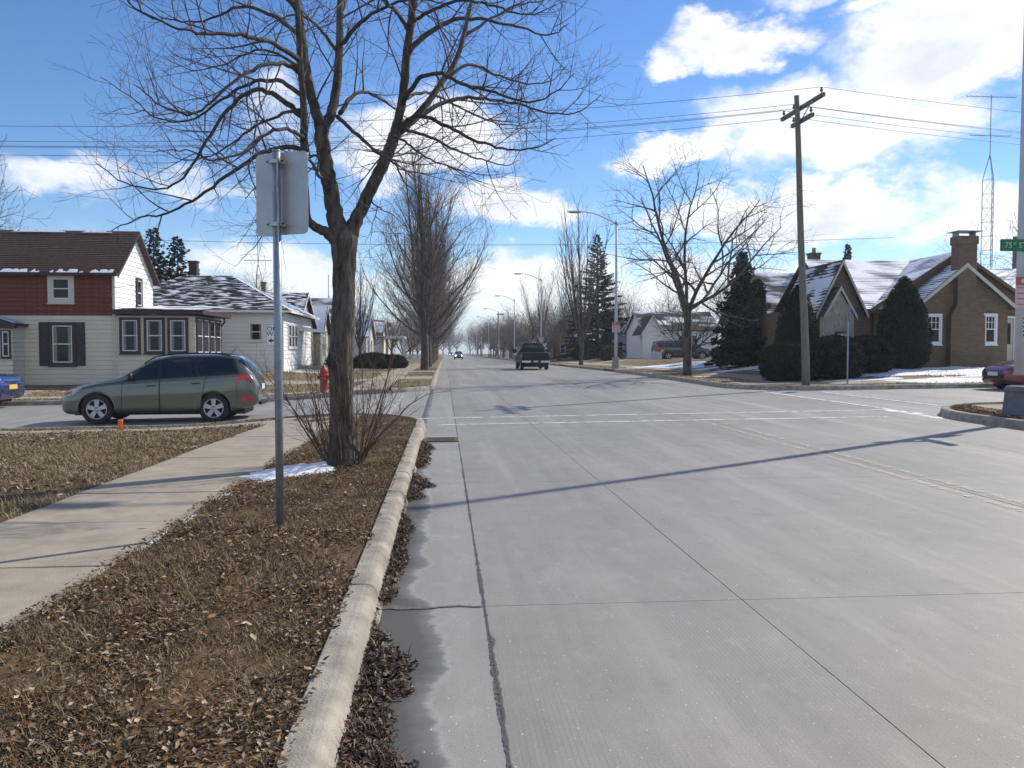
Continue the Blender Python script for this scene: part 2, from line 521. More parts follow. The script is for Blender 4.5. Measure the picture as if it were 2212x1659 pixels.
def mat_brick(name, c1, c2, mortar, sx=9.0, sz=13.0):
    m, nt, b = _nodes(name)
    N, L = nt.nodes.new, nt.links.new
    tc = N('ShaderNodeTexCoord')
    sep = N('ShaderNodeSeparateXYZ'); L(tc.outputs['Object'], sep.inputs[0])
    ad = N('ShaderNodeMath'); L(sep.outputs[0], ad.inputs[0]); L(sep.outputs[1], ad.inputs[1])
    cb = N('ShaderNodeCombineXYZ'); L(ad.outputs[0], cb.inputs[0]); L(sep.outputs[2], cb.inputs[1])
    bt = N('ShaderNodeTexBrick')
    bt.inputs['Scale'].default_value = 1.0
    bt.inputs['Brick Width'].default_value = .215; bt.inputs['Row Height'].default_value = .072
    bt.inputs['Mortar Size'].default_value = .008; bt.inputs['Bias'].default_value = -.1
    bt.inputs['Color1'].default_value = (*c1, 1); bt.inputs['Color2'].default_value = (*c2, 1); bt.inputs['Mortar'].default_value = (*mortar, 1)
    L(cb.outputs[0], bt.inputs['Vector'])
    L(bt.outputs['Color'], b.inputs['Base Color'])
    bp = N('ShaderNodeBump'); bp.inputs['Strength'].default_value = .6; bp.inputs['Distance'].default_value = .01; bp.invert = True
    L(bt.outputs['Fac'], bp.inputs['Height']); L(bp.outputs[0], b.inputs['Normal'])
    b.inputs['Roughness'].default_value = .9
    b.inputs['Specular IOR Level'].default_value = .2
    return m
MAT['brick_brown'] = mat_brick('brown brick', (.145, .094, .055), (.20, .132, .078), (.18, .15, .115))
MAT['brick_tan'] = mat_brick('tan brick', (.20, .15, .085), (.27, .205, .12), (.2, .175, .14))
MAT['brick_orange'] = mat_brick('orange brick', (.33, .17, .09), (.42, .24, .13), (.34, .28, .22))
# ------------------------------------------------------------------ ground sheet, lawns, roads, kerbs, walks
def ease_list(a, b, n, p=1.0):
    return [a + (b - a) * (i / n) ** p for i in range(n + 1)]
def sheet(name, xs, ys, zf, m, parent=None, smooth=True):
    mb = MB()
    for y in ys:
        for x in xs: mb.v.append((x, y, zf(x, y)))
    w = len(xs)
    for j in range(len(ys) - 1):
        for i in range(w - 1):
            a = j * w + i
            mb.f.append((a, a + 1, a + w + 1, a + w))
    return mb.obj(name, m, parent, smooth)

gx = [-4000, -1500, -500, -200, -100, -60, -30, -15, -8, -4, -2, 0, 2, 5, 8, 12, 16, 20, 30, 60, 100, 200, 500, 1500, 4000]
gy = [-300, -60, -10, 0, 5, 10, 14, 18, 22, 26, 30, 36, 42, 48, 60, 90, 150, 300, 700, 1500, 5000]
struct(sheet('ground', gx, gy, lambda x, y: zg(x, y) - .30, MAT['lawn']))

KERB_L, KERB_R = -0.53, 9.98            # back edges of the kerbs of the main road
def yend_ln(x):                          # near left block: where its lawn ends at the side street
    return 15.7 + sqrt(max(0, 2.25 ** 2 - (x + 2.78) ** 2)) if x > -2.78 else 17.95
def ystart_lf(x):                        # far left block
    return 30.6 - sqrt(max(0, 2.2 ** 2 - (x + 2.73) ** 2)) if x > -2.73 else 28.4
def yend_rn(x):
    return 15.3 + sqrt(max(0, 2.5 ** 2 - (x - 12.83) ** 2)) if x < 12.83 else 17.8
def ystart_rf(x):
    return 28.6 - sqrt(max(0, 2.6 ** 2 - (x - 12.58) ** 2)) if x < 12.58 else 26.0

def lawn(name, xs, ya, yb, ny, m, p=1.0, rough=.02, fq=2.2):
    mb = MB()
    w = len(xs)
    for j in range(ny + 1):
        for x in xs:
            t = (j / ny) ** p
            y = ya(x) + (yb(x) - ya(x)) * t
            mb.v.append((x, y, zl(x, y) + .115 + rough * fbm(x * fq, y * fq)))
    for j in range(ny):
        for i in range(w - 1):
            a = j * w + i
            mb.f.append((a, a + 1, a + w + 1, a + w) if xs[1] > xs[0] else (a, a + w, a + w + 1, a + 1))
    o = mb.obj(name, m, None, True)
    return struct(o)
xs_l = [-80, -40, -25, -18, -14, -11, -9, -7.5, -6.3, -5.4, -4.7, -4.2, -3.8, -3.35, -3.0, -2.78, -2.5, -2.2, -2.0, -1.8, -1.6, -1.4, -1.2, -1.05, -.9, -.8, -.7, -.62, -.57, KERB_L]
lawn('lawn', xs_l, lambda x: -6, yend_ln, 90, MAT['soil'])
lawn('lawn', xs_l, ystart_lf, lambda x: 420, 90, MAT['lawn'], 2.6, .03, 1.2)
xs_r = [KERB_R, 10.0, 10.03, 10.08, 10.15, 10.25, 10.4, 10.6, 10.8, 11.1, 11.5, 12, 12.58, 13.2, 14, 15, 16, 17, 18, 20, 22, 25, 30, 45, 80]
lawn('lawn', [x + .35 for x in xs_r], lambda x: -6, yend_rn, 50, MAT['lawn'], 1, .02)
lawn('lawn', xs_r, ystart_rf, lambda x: 420, 90, MAT['lawn'], 2.6, .03, 1.2)

# --- main road: separate concrete slabs on a dark bed
road_ys = [-6, 0, 4.55, 8.95, 12.0, 15.2, 18.6, 22.2, 25.8, 29.4, 33.8, 38.2, 42.6, 47, 51.4, 55.8, 60.2]
road = sheet('road', ease_list(-.42, 9.9, 8), ease_list(-6, 62, 40), lambda x, y: zg(x, y) - .02, MAT['asphalt_dark'])
struct(road)
cols = [(-.50, .216, 'gutter'), (.224, 1.702, 'road'), (1.708, 5.302, 'road'), (5.308, 8.022, 'road'), (8.028, 9.362, 'road'), (9.368, 9.95, 'road')]
for j in range(len(road_ys) - 1):
    y0, y1 = road_ys[j] + .003, road_ys[j + 1] - .003
    for (x0, x1, mk) in cols:
        if x0 < 0 and y1 < 12.1 and y0 > 0:
            pass
        mb = MB()
        nx, ny = max(1, int((x1 - x0) / .9)), 6
        mb.grid(nx, ny, lambda u, v: (x0 + (x1 - x0) * u, y0 + (y1 - y0) * v, zg(x0 + (x1 - x0) * u, y0 + (y1 - y0) * v)))
        o = len(mb.v)
        per = [(x0, y0), (x1, y0), (x1, y1), (x0, y1)]
        for (x, y) in per: mb.v.append((x, y, zg(x, y))); mb.v.append((x, y, zg(x, y) - .02))
        for k in range(4):
            a, bq = o + 2 * k, o + 2 * ((k + 1) % 4)
            mb.f.append((a, a + 1, bq + 1, bq))
        mb.obj('road_slab', MAT[mk], road)
far_ys = [60.21] + [60.2 + 9 * 1.16 ** k for k in range(1, 32)]
far = sheet('road_far', ease_list(-.5, 9.95, 4), [y for y in far_ys if y < 1600], lambda x, y: zg(x, y), MAT['road'], road)

# --- side street, left and right of the main road
cs = sheet('cross_street', ease_list(-90, -.505, 40, .6), ease_list(13, 33, 24), lambda x, y: zg(x, y) - .004, MAT['street'])
struct(cs)
cs2 = sheet('cross_street', ease_list(9.955, 90, 40, 1.6), ease_list(-6, 31, 44), lambda x, y: zg(x, y) - .004, MAT['street'])
struct(cs2)

# --- kerbs, cast in lengths
PROF = [(0, -.12), (0, .15), (.09, .152), (.125, .145), (.15, .12), (.165, .08), (.19, -.02), (.19, -.12)]
kerb = empty('kerb'); struct(kerb)
def kerb_run(path, side, length=4.35, first=None):
    """path: points along the back edge; side +1 when the road lies to the right of the walking direction"""
    P = [Vector((x, y, 0)) for x, y in path]
    L = [0]
    for a, b in zip(P, P[1:]): L.append(L[-1] + (b - a).length)
    def at(s):
        s = max(0, min(L[-1], s))
        for i in range(len(P) - 1):
            if s <= L[i + 1] or i == len(P) - 2:
                t = (s - L[i]) / max(1e-9, L[i + 1] - L[i])
                return P[i].lerp(P[i + 1], t)
    cuts = [0]
    s = first if first else length
    while s < L[-1] - .6:
        cuts.append(s); s += length
    cuts.append(L[-1])
    for a, b in zip(cuts, cuts[1:]):
        a2, b2 = a + .006, b - .006
        n = max(2, int((b2 - a2) / .45))
        mb = MB(); k = len(PROF)
        wob = rng.uniform(-.004, .004)
        for i in range(n + 1):
            s = a2 + (b2 - a2) * i / n
            p = at(s); d = (at(s + .06) - at(s - .06)).normalized()
            nrm = Vector((d.y, -d.x, 0)) * side
            chip = .006 * fbm(p.x * 3, p.y * 3, 4)
            for (o, z) in PROF:
                q = p + nrm * (o + (wob if o > 0 else 0))
                mb.v.append((q.x, q.y, zg(p.x, p.y) + z + (chip if z > .1 else 0) + wob))
        for i in range(n):
            for j in range(k - 1):
                a0 = i * k + j
                f = (a0, a0 + 1, a0 + k + 1, a0 + k)
                mb.f.append(f if side < 0 else f[::-1])
        mb.f.append(tuple(range(k))); mb.f.append(tuple(n * k + j for j in range(k))[::-1])
        ob = mb.obj('kerb_piece', MAT['kerb'], kerb, fix=True)
        bevel(ob, .008, 1)
def arc(cx, cy, r, a0, a1, n=10):
    return [(cx + r * cos(radians(a0 + (a1 - a0) * i / n)), cy + r * sin(radians(a0 + (a1 - a0) * i / n))) for i in range(n + 1)]
kerb_run([(KERB_L, -5)] + [(KERB_L, 15.6)] + arc(-2.78, 15.7, 2.25, 0, 90)[1:] + [(-60, 17.95)], 1, 4.3, 9.52)
kerb_run([(-60, 28.4)] + arc(-2.73, 30.6, 2.2, 270, 360) + [(KERB_L, 130)], 1, 4.4)
kerb_run([(KERB_R + .35, -5), (KERB_R + .35, 15.2)] + arc(12.83, 15.3, 2.5, 180, 90)[1:] + [(60, 17.8)], -1, 4.4)
# far right kerb: dropped at two driveways
kerb_run([(60, 26.0)] + arc(12.58, 28.6, 2.6, 270, 180) + [(KERB_R, 46.6)], -1, 4.4)
kerb_run([(KERB_R, 50.6), (KERB_R, 66)], -1, 4.4)
kerb_run([(KERB_R, 70), (KERB_R, 130)], -1, 4.4)

# --- sidewalks of square slabs
walk = empty('sidewalk'); struct(walk)
def walk_run(x0, x1, y0, y1, along='y', step=1.37, dz=.128, jit=.006):
    a, b = (y0, y1) if along == 'y' else (x0, x1)
    n = max(1, round((b - a) / step))
    for i in range(n):
        s0, s1 = a + (b - a) * i / n + .006, a + (b - a) * (i + 1) / n - .006
        q = (x0, x1, s0, s1) if along == 'y' else (s0, s1, y0, y1)
        j = [rng.uniform(-jit, jit) for _ in range(4)]
        c = [(q[0], q[2]), (q[1], q[2]), (q[1], q[3]), (q[0], q[3])]
        mb = MB()
        top = [(x, y, zl(x, y) + dz + j[k] * .6) for k, (x, y) in enumerate(c)]
        bot = [(x, y, zl(x, y) + dz - .10) for (x, y) in c]
        mb.add(top + bot, [(0, 1, 2, 3), (0, 4, 5, 1), (1, 5, 6, 2), (2, 6, 7, 3), (3, 7, 4, 0)])
        mb.obj('sidewalk_slab', MAT['walk'], walk)
walk_run(-3.38, -2.03, -4.3, 15.9)
walk_run(-3.40, -1.75, 15.91, 17.72, step=1.0, dz=.125)
walk_run(-22, -3.41, 15.95, 17.2, 'x')
walk_run(-3.38, -2.03, 28.7, 90)
walk_run(-40, -3.4, 29.7, 31.0, 'x')
walk_run(-2.02, -.56, 36.6, 39.6, step=1.5, dz=.135)       # driveway aprons across the verge
walk_run(-2.02, -.56, 47.5, 50.2, step=1.5, dz=.135)
walk_run(-14, -3.4, 36.6, 38.6, 'x', 2.0)
walk_run(-12, -3.4, 47.8, 49.6, 'x', 2.0)
walk_run(-12, -3.4, 62, 64, 'x', 2.0)
walk_run(12.0, 13.4, 28.0, 90)
walk_run(13.41, 40, 27.1, 28.4, 'x')
walk_run(10.4, 11.98, 27.6, 29.4, step=1.4, dz=.135)
walk_run(10.02, 11.98, 46.8, 50.4, step=1.8, dz=.135)
walk_run(10.02, 11.98, 66.2, 69.8, step=1.8, dz=.135)
walk_run(13.41, 24, 70.2, 74.4, 'x', 2.6)
walk_run(11.6, 12.9, -4, 17.4)
walk_run(13.0, 40, 15.7, 17.0, 'x')

# --- painted markings on the road
def line(name, x0, y0, x1, y1, w, m, par=road, lift=.005):
    d = Vector((x1 - x0, y1 - y0)); n = Vector((-d.y, d.x)).normalized() * w / 2
    mb = MB(); k = max(1, int(d.length / 1.2))
    for i in range(k + 1):
        for s in (-1, 1):
            x, y = x0 + d.x * i / k + n.x * s, y0 + d.y * i / k + n.y * s
            mb.v.append((x, y, zg(x, y) + lift))
    for i in range(k): mb.f.append((2 * i, 2 * i + 2, 2 * i + 3, 2 * i + 1))
    return mb.obj(name, m, par)
line('crosswalk_line', -1.35, 17.85, 9.75, 17.95, .14, MAT['line_white'])
line('crosswalk_line', -.15, 16.25, 9.2, 16.35, .14, MAT['line_white'])
line('crosswalk_line', 10.25, 17.9, 10.25, 25.9, .15, MAT['line_white'])
line('crosswalk_line', 9.72, 17.96, 10.32, 18.0, .15, MAT['line_white'], lift=.008)
line('crosswalk_line', 11.9, 18.7, 11.9, 25.0, .14, MAT['line_white'])
line('crosswalk_line', -1.33, 17.95, -1.33, 27.0, .15, MAT['line_faint'])
line('crosswalk_line', -2.9, 18.9, -2.9, 27.0, .15, MAT['line_faint'])
line('crosswalk_line', .2, 27.6, 9.6, 27.5, .14, MAT['line_faint'])
line('crosswalk_line', .2, 29.2, 9.6, 29.1, .14, MAT['line_faint'])
for xx in (5.17, 5.44):
    line('centre_line', xx, -5, xx, 15.9, .10, MAT['line_yellow'])
    line('centre_line', xx, 30, xx, 300, .10, MAT['line_yellow'])
for k in range(9):
    line('lane_line', 8.02, 31 + 12 * k, 8.02, 34.2 + 12 * k, .1, MAT['line_faint'])

# dirt washed into the joint beside the gutter pan
mb = MB()
n = 900
for i in range(n + 1):
    y = 1.5 + 11.3 * i / n
    w = max(.007, .012 + .012 * fbm(y * 1.3, 2.2) + .012 * fbm(y * 9, 7, 0, 6))
    w *= .8 if y < 5.5 else .6
    blob = .02 * math.exp(-((y - 3.98) / .07) ** 2)
    for x in (.22 - w, .22 + w + blob): mb.v.append((x, y, zg(x, y) + .004))
for i in range(n): mb.f.append((2 * i, 2 * i + 1, 2 * i + 3, 2 * i + 2))
o = mb.obj('joint_dirt', mat_paint('damp grit', (.085, .08, .07), .43, 45), road); o['kind'] = 'stuff'
mb = MB()                                                   # damp cross joint in the gutter
for i in range(41):
    x = -.36 + .57 * i / 40
    w = .012 + .02 * ss(.0, -.3, x) + .008 * fbm(x * 14, 3)
    y = 4.55 + .03 * fbm(x * 4, 9)
    for yy in (y - w, y + w): mb.v.append((x, yy, zg(x, yy) + .0045))
for i in range(40): mb.f.append((2 * i, 2 * i + 2, 2 * i + 3, 2 * i + 1))
o = mb.obj('joint_dirt', MAT['asphalt_dark'], road); o['kind'] = 'stuff'

# storm drain grate in the gutter
g = empty('storm_drain', (-.06, 13.4, zg(0, 13.4) + .006))
tag(g, 'rusty iron storm drain grate in the gutter by the near corner', 'drain')
mb = MB(); mb.box(-.27, .27, -.30, -.25, 0, .012); mb.box(-.27, .27, .25, .30, 0, .012); mb.box(-.27, -.22, -.25, .25, 0, .012); mb.box(.22, .27, -.25, .25, 0, .012)
iron = mat('cast iron', (.07, .05, .04), (.15, .10, .07), 12, .8, .4, 60)
mb.obj('frame', iron, g)
MB().box(-.22, .22, -.25, .25, .0, .002).obj('pit', mat('painted pit shade', (.01, .01, .01)), g)  # flat black sheet, its colour stands in for shade below the bars
bar = MB().box(-.008, .008, -.25, .25, .003, .011).mesh('bar')
for i in range(12): link('bar', bar, iron, g, (-.2 + .4 * i / 11, 0, 0))

# ------------------------------------------------------------------ grass, leaves, gutter litter, snow
nrs = np.random.default_rng(11)
def zl_np(X, Y):
    return np.array([zl(float(a), float(b)) + .115 + .02 * fbm(a * 2.2, b * 2.2) for a, b in zip(X, Y)])
def blades(name, X, Y, Z, length, width, m, label, lean=.9, parent=None):
    n = len(X)
    yaw = nrs.uniform(0, 2 * pi, n); ln = length * nrs.uniform(.45, 1.25, n); tl = nrs.uniform(.25, 1.0, n) * lean + .2
    wd = width * nrs.uniform(.6, 1.3, n)
    dx, dy = np.cos(yaw), np.sin(yaw)
    px, py = -dy, dx
    V = np.zeros((n, 5, 3), np.float32)
    base = np.stack([X, Y, Z - .004], 1)
    h1, o1 = ln * .5 * np.cos(tl * .7), ln * .5 * np.sin(tl * .7)
    h2, o2 = h1 + ln * .5 * np.cos(tl * 1.5), o1 + ln * .5 * np.sin(tl * 1.5)
    side = np.stack([px, py, np.zeros(n)], 1) * wd[:, None] * .5
    fwd = np.stack([dx, dy, np.zeros(n)], 1)
    up = np.array([0, 0, 1.0])
    V[:, 0] = base - side; V[:, 1] = base + side
    mid = base + fwd * o1[:, None] + up * h1[:, None]
    V[:, 2] = mid + side * .8; V[:, 3] = mid - side * .8
    V[:, 4] = base + fwd * o2[:, None] + up * np.maximum(h2, .004)[:, None]
    b = np.arange(n)[:, None] * 5
    F = np.concatenate([b + np.array([[0, 1, 2]]), b + np.array([[0, 2, 3]]), b + np.array([[3, 2, 4]])], 0)
    o = np_mesh(name, V.reshape(-1, 3), F, m, parent)
    o['kind'] = 'stuff'; o['label'] = label
    if parent is None: o['category'] = 'grass'
    return o
def leaves(name, X, Y, Z, size, m, label, lift=.03, tilt=.9):
    n = len(X)
    yaw = nrs.uniform(0, 2 * pi, n); L = size * nrs.uniform(.5, 1.35, n); W = L * nrs.uniform(.28, .62, n)
    roll = nrs.normal(0, tilt * .5, n); pit = nrs.normal(0, tilt * .35, n); curl = nrs.uniform(.1, .55, n)
    a = np.stack([np.cos(yaw) * np.cos(pit), np.sin(yaw) * np.cos(pit), np.sin(pit)], 1)
    s = np.stack([-np.sin(yaw) * np.cos(roll), np.cos(yaw) * np.cos(roll), np.sin(roll)], 1)
    nn = np.cross(a, s)
    c = np.stack([X, Y, Z + nrs.uniform(0, lift, n) + .004], 1)
    def P(u, v): return c + a * (L * u)[:, None] + s * (W * v)[:, None] + nn * (W * curl * (abs(v) * 1.6) + L * curl * .5 * u * u * 2)[:, None]
    V = np.stack([P(-.5, 0), P(-.1, -.5), P(.5, 0), P(-.1, .5), P(0, 0)], 1)
    b = np.arange(n)[:, None] * 5
    F = np.concatenate([b + np.array([[0, 1, 4]]), b + np.array([[1, 2, 4]]), b + np.array([[2, 3, 4]]), b + np.array([[3, 0, 4]])], 0)
    o = np_mesh(name, V.reshape(-1, 3), F, m)
    o['kind'] = 'stuff'; o['label'] = label; o['category'] = 'leaves'
    return o
def scatter(n, x0, x1, y0, y1, ok=lambda x, y: True, dens=lambda x, y: 1.0, py=1.0):
    X, Y = [], []
    t = 0
    while len(X) < n and t < n * 8:
        t += 1
        x = rng.uniform(x0, x1); y = y0 + (y1 - y0) * rng.random() ** py
        if ok(x, y) and rng.random() < dens(x, y): X.append(x); Y.append(y)
    return np.array(X), np.array(Y)
on_walk = lambda x, y: (-3.37 < x < -2.04) or (y > 15.97 and y < 17.2 and x < -3.3) or (-3.4 < x < -1.8 and 15.9 < y < 17.7)
clump = lambda f, a, b: (lambda x, y: max(.05, min(1, .5 + a * fbm(x * f, y * f, b))))
in_snow = lambda x, y: ((x + 1.62 - .45 * (y - 9.2)) / .42) ** 2 + ((y - 9.2) / .72) ** 2 < 1
verge_ok = lambda x, y: not in_snow(x, y) and y < yend_ln(x) - .03 and x < KERB_L - .005 and not on_walk(x, y)
near_c = lambda x, y: math.hypot(x + 1.3, y)
X, Y = scatter(62000, -2.03, KERB_L - .005, 1.6, 17.6, verge_ok, lambda x, y: min(1, (3.2 / max(1.6, y)) ** 1.15) * clump(1.6, .9, 1)(x, y))
blades('grass', X, Y, zl_np(X, Y), .08, .0042, MAT['blade'], 'matted dead grass on the verge by the kerb', 1.25)
X, Y = scatter(20000, -2.08, KERB_L + .04, 1.6, 17.6, lambda x, y: y < yend_ln(x) - .02 and x > -2.1 and not (in_snow(x, y) and rng.random() < .93), lambda x, y: min(1, (3.6 / max(1.6, y)) ** 1.1) * clump(1.3, 1.9, 5)(x, y))
leaves('fallen_leaves', X, Y, zl_np(X, Y) + .012, .029, MAT['leaf'], 'curled brown leaves littering the verge by the kerb')
X, Y = scatter(480, -2.05, KERB_L - .02, 1.8, 12, dens=lambda x, y: min(1, (4 / max(1.6, y)) ** 1.1) * clump(.8, 1.6, 2)(x, y))
leaves('fallen_leaves', X, Y, zl_np(X, Y) + .02, .06, MAT['leaf'], 'larger whole leaves lying on top of the verge litter', .02, .7)
lawn_ok = lambda x, y: y < yend_ln(x) - .05 and not on_walk(x, y) and x > -.7 * y - 1.5
X, Y = scatter(60000, -13.5, -3.37, 4.5, 17.9, lawn_ok, clump(.9, .7, 3), .9)
blades('grass', X, Y, zl_np(X, Y), .085, .0075, MAT['blade_pale'], 'pale dormant lawn left of the sidewalk', 1.15)
X, Y = scatter(4200, -12.5, -3.33, 4.5, 17.9, lawn_ok, clump(.7, 1.2, 8), .9)
leaves('fallen_leaves', X, Y, zl_np(X, Y) + .02, .06, MAT['leaf'], 'dry leaves scattered over the lawn left of the sidewalk')
# litter drifted into the gutter
def gut_dens(x, y):
    w = .0
    for (a, b, q) in ((1.2, 3.95, .27), (4.6, 5.3, .14), (5.0, 6.9, .14), (7.9, 9.2, .26), (10.2, 12.7, .24)):
        w = max(w, q * ss(a - .25, a + .25, y) * (1 - ss(b - .25, b + .25, y)))
    w *= .75 + .7 * fbm(y * 2.1, 4)
    return 1.0 if (x + .36) < w * (.55 + .45 * rng.random()) else 0
X, Y = scatter(15000, -.37, -.02, 1.5, 12.8, dens=gut_dens, py=1.25)
Z = np.array([zg(a, b) for a, b in zip(X, Y)]) + np.clip(.055 - (X + .36) * .22, .006, .06) * nrs.uniform(.1, 1.1, len(X))
leaves('gutter_litter', X, Y, Z, .034, MAT['leaf_wet'], 'wet dark leaf litter heaped in the gutter', .012, 1.2)
X, Y = scatter(2600, -.37, .0, 1.5, 12.8, dens=gut_dens, py=1.25)
Z = np.array([zg(a, b) for a, b in zip(X, Y)]) + np.clip(.06 - (X + .36) * .22, .006, .06)
o = blades('gutter_litter', X, Y, Z, .08, .004, MAT['leaf_wet'], 'twigs and straw mixed into the gutter litter', 1.6); o['category'] = 'leaves'
# coarser tufts on the lawns across the side street and on the right
X, Y = scatter(26000, -16, KERB_L, 28.5, 60, lambda x, y: y > ystart_lf(x) + .1 and not (-3.4 < x < -2.0) and not (29.6 < y < 31.1 and x < -3.4) and not (36.5 < y < 39.7 and x > -14) and not (47.4 < y < 50.3), clump(.6, .7, 2), 1.5)
blades('grass', X, Y, np.array([zl(a, b) + .11 for a, b in zip(X, Y)]), .11, .02, MAT['blade_pale'], 'tan dormant lawns on the far side of the side street', 1.1)
X, Y = scatter(22000, KERB_R, 26, 26.1, 62, lambda x, y: y > ystart_rf(x) + .1 and not (11.95 < x < 13.45) and not (27 < y < 28.5 and x > 13.4), clump(.6, .7, 2), 1.6)
blades('grass', X, Y, np.array([zl(a, b) + .11 for a, b in zip(X, Y)]), .10, .02, MAT['blade_pale'], 'tan dormant lawn in front of the brick house', 1.1)
X, Y = scatter(5000, KERB_R + .38, 13, 11.5, 18, lambda x, y: y < yend_rn(x) - .1 and not (11.5 < x < 13), clump(.9, .9, 2))
blades('grass', X, Y, np.array([zl(a, b) + .11 for a, b in zip(X, Y)]), .07, .009, MAT['blade'], 'short dead grass round the foot of the lamp pole', 1.2)
X, Y = scatter(2600, KERB_R + .38, 13, 11.5, 18, lambda x, y: y < yend_rn(x) - .1 and not (11.5 < x < 13), clump(.9, 1.2, 5))
leaves('fallen_leaves', X, Y, np.array([zl(a, b) + .13 for a, b in zip(X, Y)]), .06, MAT['leaf'], 'dead leaves on the corner by the lamp pole')

def snow(x0, x1, y0, y1, nx, ny, thick, thr, fx, fy, seed, label, base=None, edge=.35, shape=None):
    base = base or (lambda x, y: zl(x, y) + .118)
    V, F, idx = [], [], {}
    val = {}
    for j in range(ny + 1):
        for i in range(nx + 1):
            x, y = x0 + (x1 - x0) * i / nx, y0 + (y1 - y0) * j / ny
            e = min(1, min(i / nx, 1 - i / nx, j / ny, 1 - j / ny) / edge)
            if shape: e = 1 - 1.5 * max(0, shape(x, y) - .35)
            val[i, j] = (x, y, base(x, y) + thick * (fbm(x * fx, y * fy, seed, 6) * .9 - thr - (1 - e) * .9))
            val[i, j] = (*val[i, j], val[i, j][2] - base(x, y))
    for j in range(ny):
        for i in range(nx):
            c = [(i, j), (i + 1, j), (i + 1, j + 1), (i, j + 1)]
            if max(val[q][3] for q in c) > -.012:
                f = []
                for q in c:
                    if q not in idx: idx[q] = len(V); V.append(val[q][:3])
                    f.append(idx[q])
                F.append(f)
    if not F: return
    o = np_mesh('snow', V, F, MAT['snow'], smooth=True)
    o['kind'] = 'stuff'; o['label'] = label; o['category'] = 'snow'
    return o
snow(-2.14, -.85, 8.25, 10.2, 120, 120, .05, -.62, 2.5, 4.0, 3.3, 'thin snow lying in the shade left of the big tree', shape=lambda x, y: ((x + 1.62 - .45 * (y - 9.2)) / .42) ** 2 + ((y - 9.2) / .72) ** 2)
snow(-2.09, -1.98, 4.4, 8.7, 14, 160, .02, .08, 6, 3.5, 5.5, 'sliver of snow along the sidewalk edge')
snow(-1.62, -1.42, 5.55, 5.75, 16, 12, .02, .0, 7, 7, 1.5, 'scrap of snow beside the sign post')
snow(13.4, 34, 26.5, 33.5, 200, 110, .075, -.30, .35, 1.0, 8.1, 'broken snow cover on the lawn before the brick house', edge=.12)
snow(10.4, 24, 34, 58, 150, 150, .08, -.02, .35, .8, 4.1, 'streaks of snow on the lawn behind the honey locust', edge=.2)
snow(10.8, 14, 12.2, 14.6, 50, 50, .06, -.1, 1.2, 1.6, 2.2, 'snow patch at the foot of the lamp pole', edge=.25)
snow(-30, -11, 31.2, 36.6, 140, 50, .05, .08, .5, 1.4, 6.1, 'thin snow left on the lawn of the two storey house')
snow(-14, -3.5, 39, 62, 110, 120, .05, .12, .4, 1.0, 7.7, 'thin snow on the lawns of the left hand houses')
snow(9.85, 10.5, 15.2, 18.7, 40, 100, .055, .02, 2.3, 2.3, 9.9, 'dirty snow against the right hand corner kerb', base=lambda x, y: zg(x, y) + .0, edge=.25)
# grit and pebbles on the pavement
V, F = [], []
for i in range(420):
    x, y = rng.uniform(-.1, 5.2), 2.2 + 9 * rng.random() ** 1.7
    r = rng.uniform(.0025, .006); z = zg(x, y)
    o = len(V); a = rng.random() * 6
    for k in range(4): V.append((x + r * cos(a + k * pi / 2), y + r * sin(a + k * pi / 2), z))
    V.append((x + r * .2, y, z + r * 1.1))
    for k in range(4): F.append((o + k, o + (k + 1) % 4, o + 4))
o = np_mesh('grit', V, F, mat('pale grit', (.5, .49, .47), (.6, .59, .57), 3, .9)); o['kind'] = 'stuff'; o['label'] = 'pale grit scattered on the road'; o['category'] = 'grit'
# ------------------------------------------------------------------ trees
def rvec(r):
    return Vector((r.gauss(0, 1), r.gauss(0, 1), r.gauss(0, 1))).normalized()
def ad(u, v, Y):
    """point at world depth Y that stands at (u, v) of the 2212-wide photograph: used to lay out limbs of the big tree in space"""
    a, b = (u - 1106) / 1769.6, -(v - 829.5) / 1769.6
    ct, st, cp, sp = cos(YAW), sin(YAW), cos(PITCH), sin(PITCH)
    d = Vector((st * cp + a * ct + b * st * sp, ct * cp - a * st + b * ct * sp, -sp + b * cp))
    return d * (Y / d.y) + Vector((0, 0, CAM_H))
def smooth_path(P, n):
    """Catmull-Rom through points"""
    P = [Vector(p) for p in P]
    if len(P) < 3:
        return [P[0].lerp(P[-1], i / n) for i in range(n + 1)]
    Q = [P[0] * 2 - P[1]] + P + [P[-1] * 2 - P[-2]]
    out = []
    for i in range(n + 1):
        t = i / n * (len(P) - 1); k = min(int(t), len(P) - 2); t -= k
        a, b, c, d = Q[k], Q[k + 1], Q[k + 2], Q[k + 3]
        out.append(.5 * ((2 * b) + (c - a) * t + (2 * a - 5 * b + 4 * c - d) * t * t + (3 * b - a - 3 * c + d) * t ** 3))
    return out
def grow(mb, p, d, L, r0, lev, prm, r, tips=None):
    """one branch with its side branches, added to mb[lev]"""
    n = prm['seg'][lev]
    pts, rad = [p.copy()], [r0]
    d = d.normalized(); q = p.copy()
    up, wob = prm['up'][lev], prm['wob'][lev]
    for i in range(n):
        d = (d + rvec(r) * wob + Vector((0, 0, 1)) * up * (i / n if prm.get('late') else 1)).normalized()
        q = q + d * (L / n)
        pts.append(q.copy())
        rad.append(max(prm['rmin'], r0 * (1 - .82 * (i + 1) / n)))
    m = mb[min(lev, len(mb) - 1)]
    m.tube(pts, rad, prm['k'][lev], cap=False)
    if lev + 1 >= len(prm['seg']): return
    side(mb, pts, rad, lev, L, prm, r)
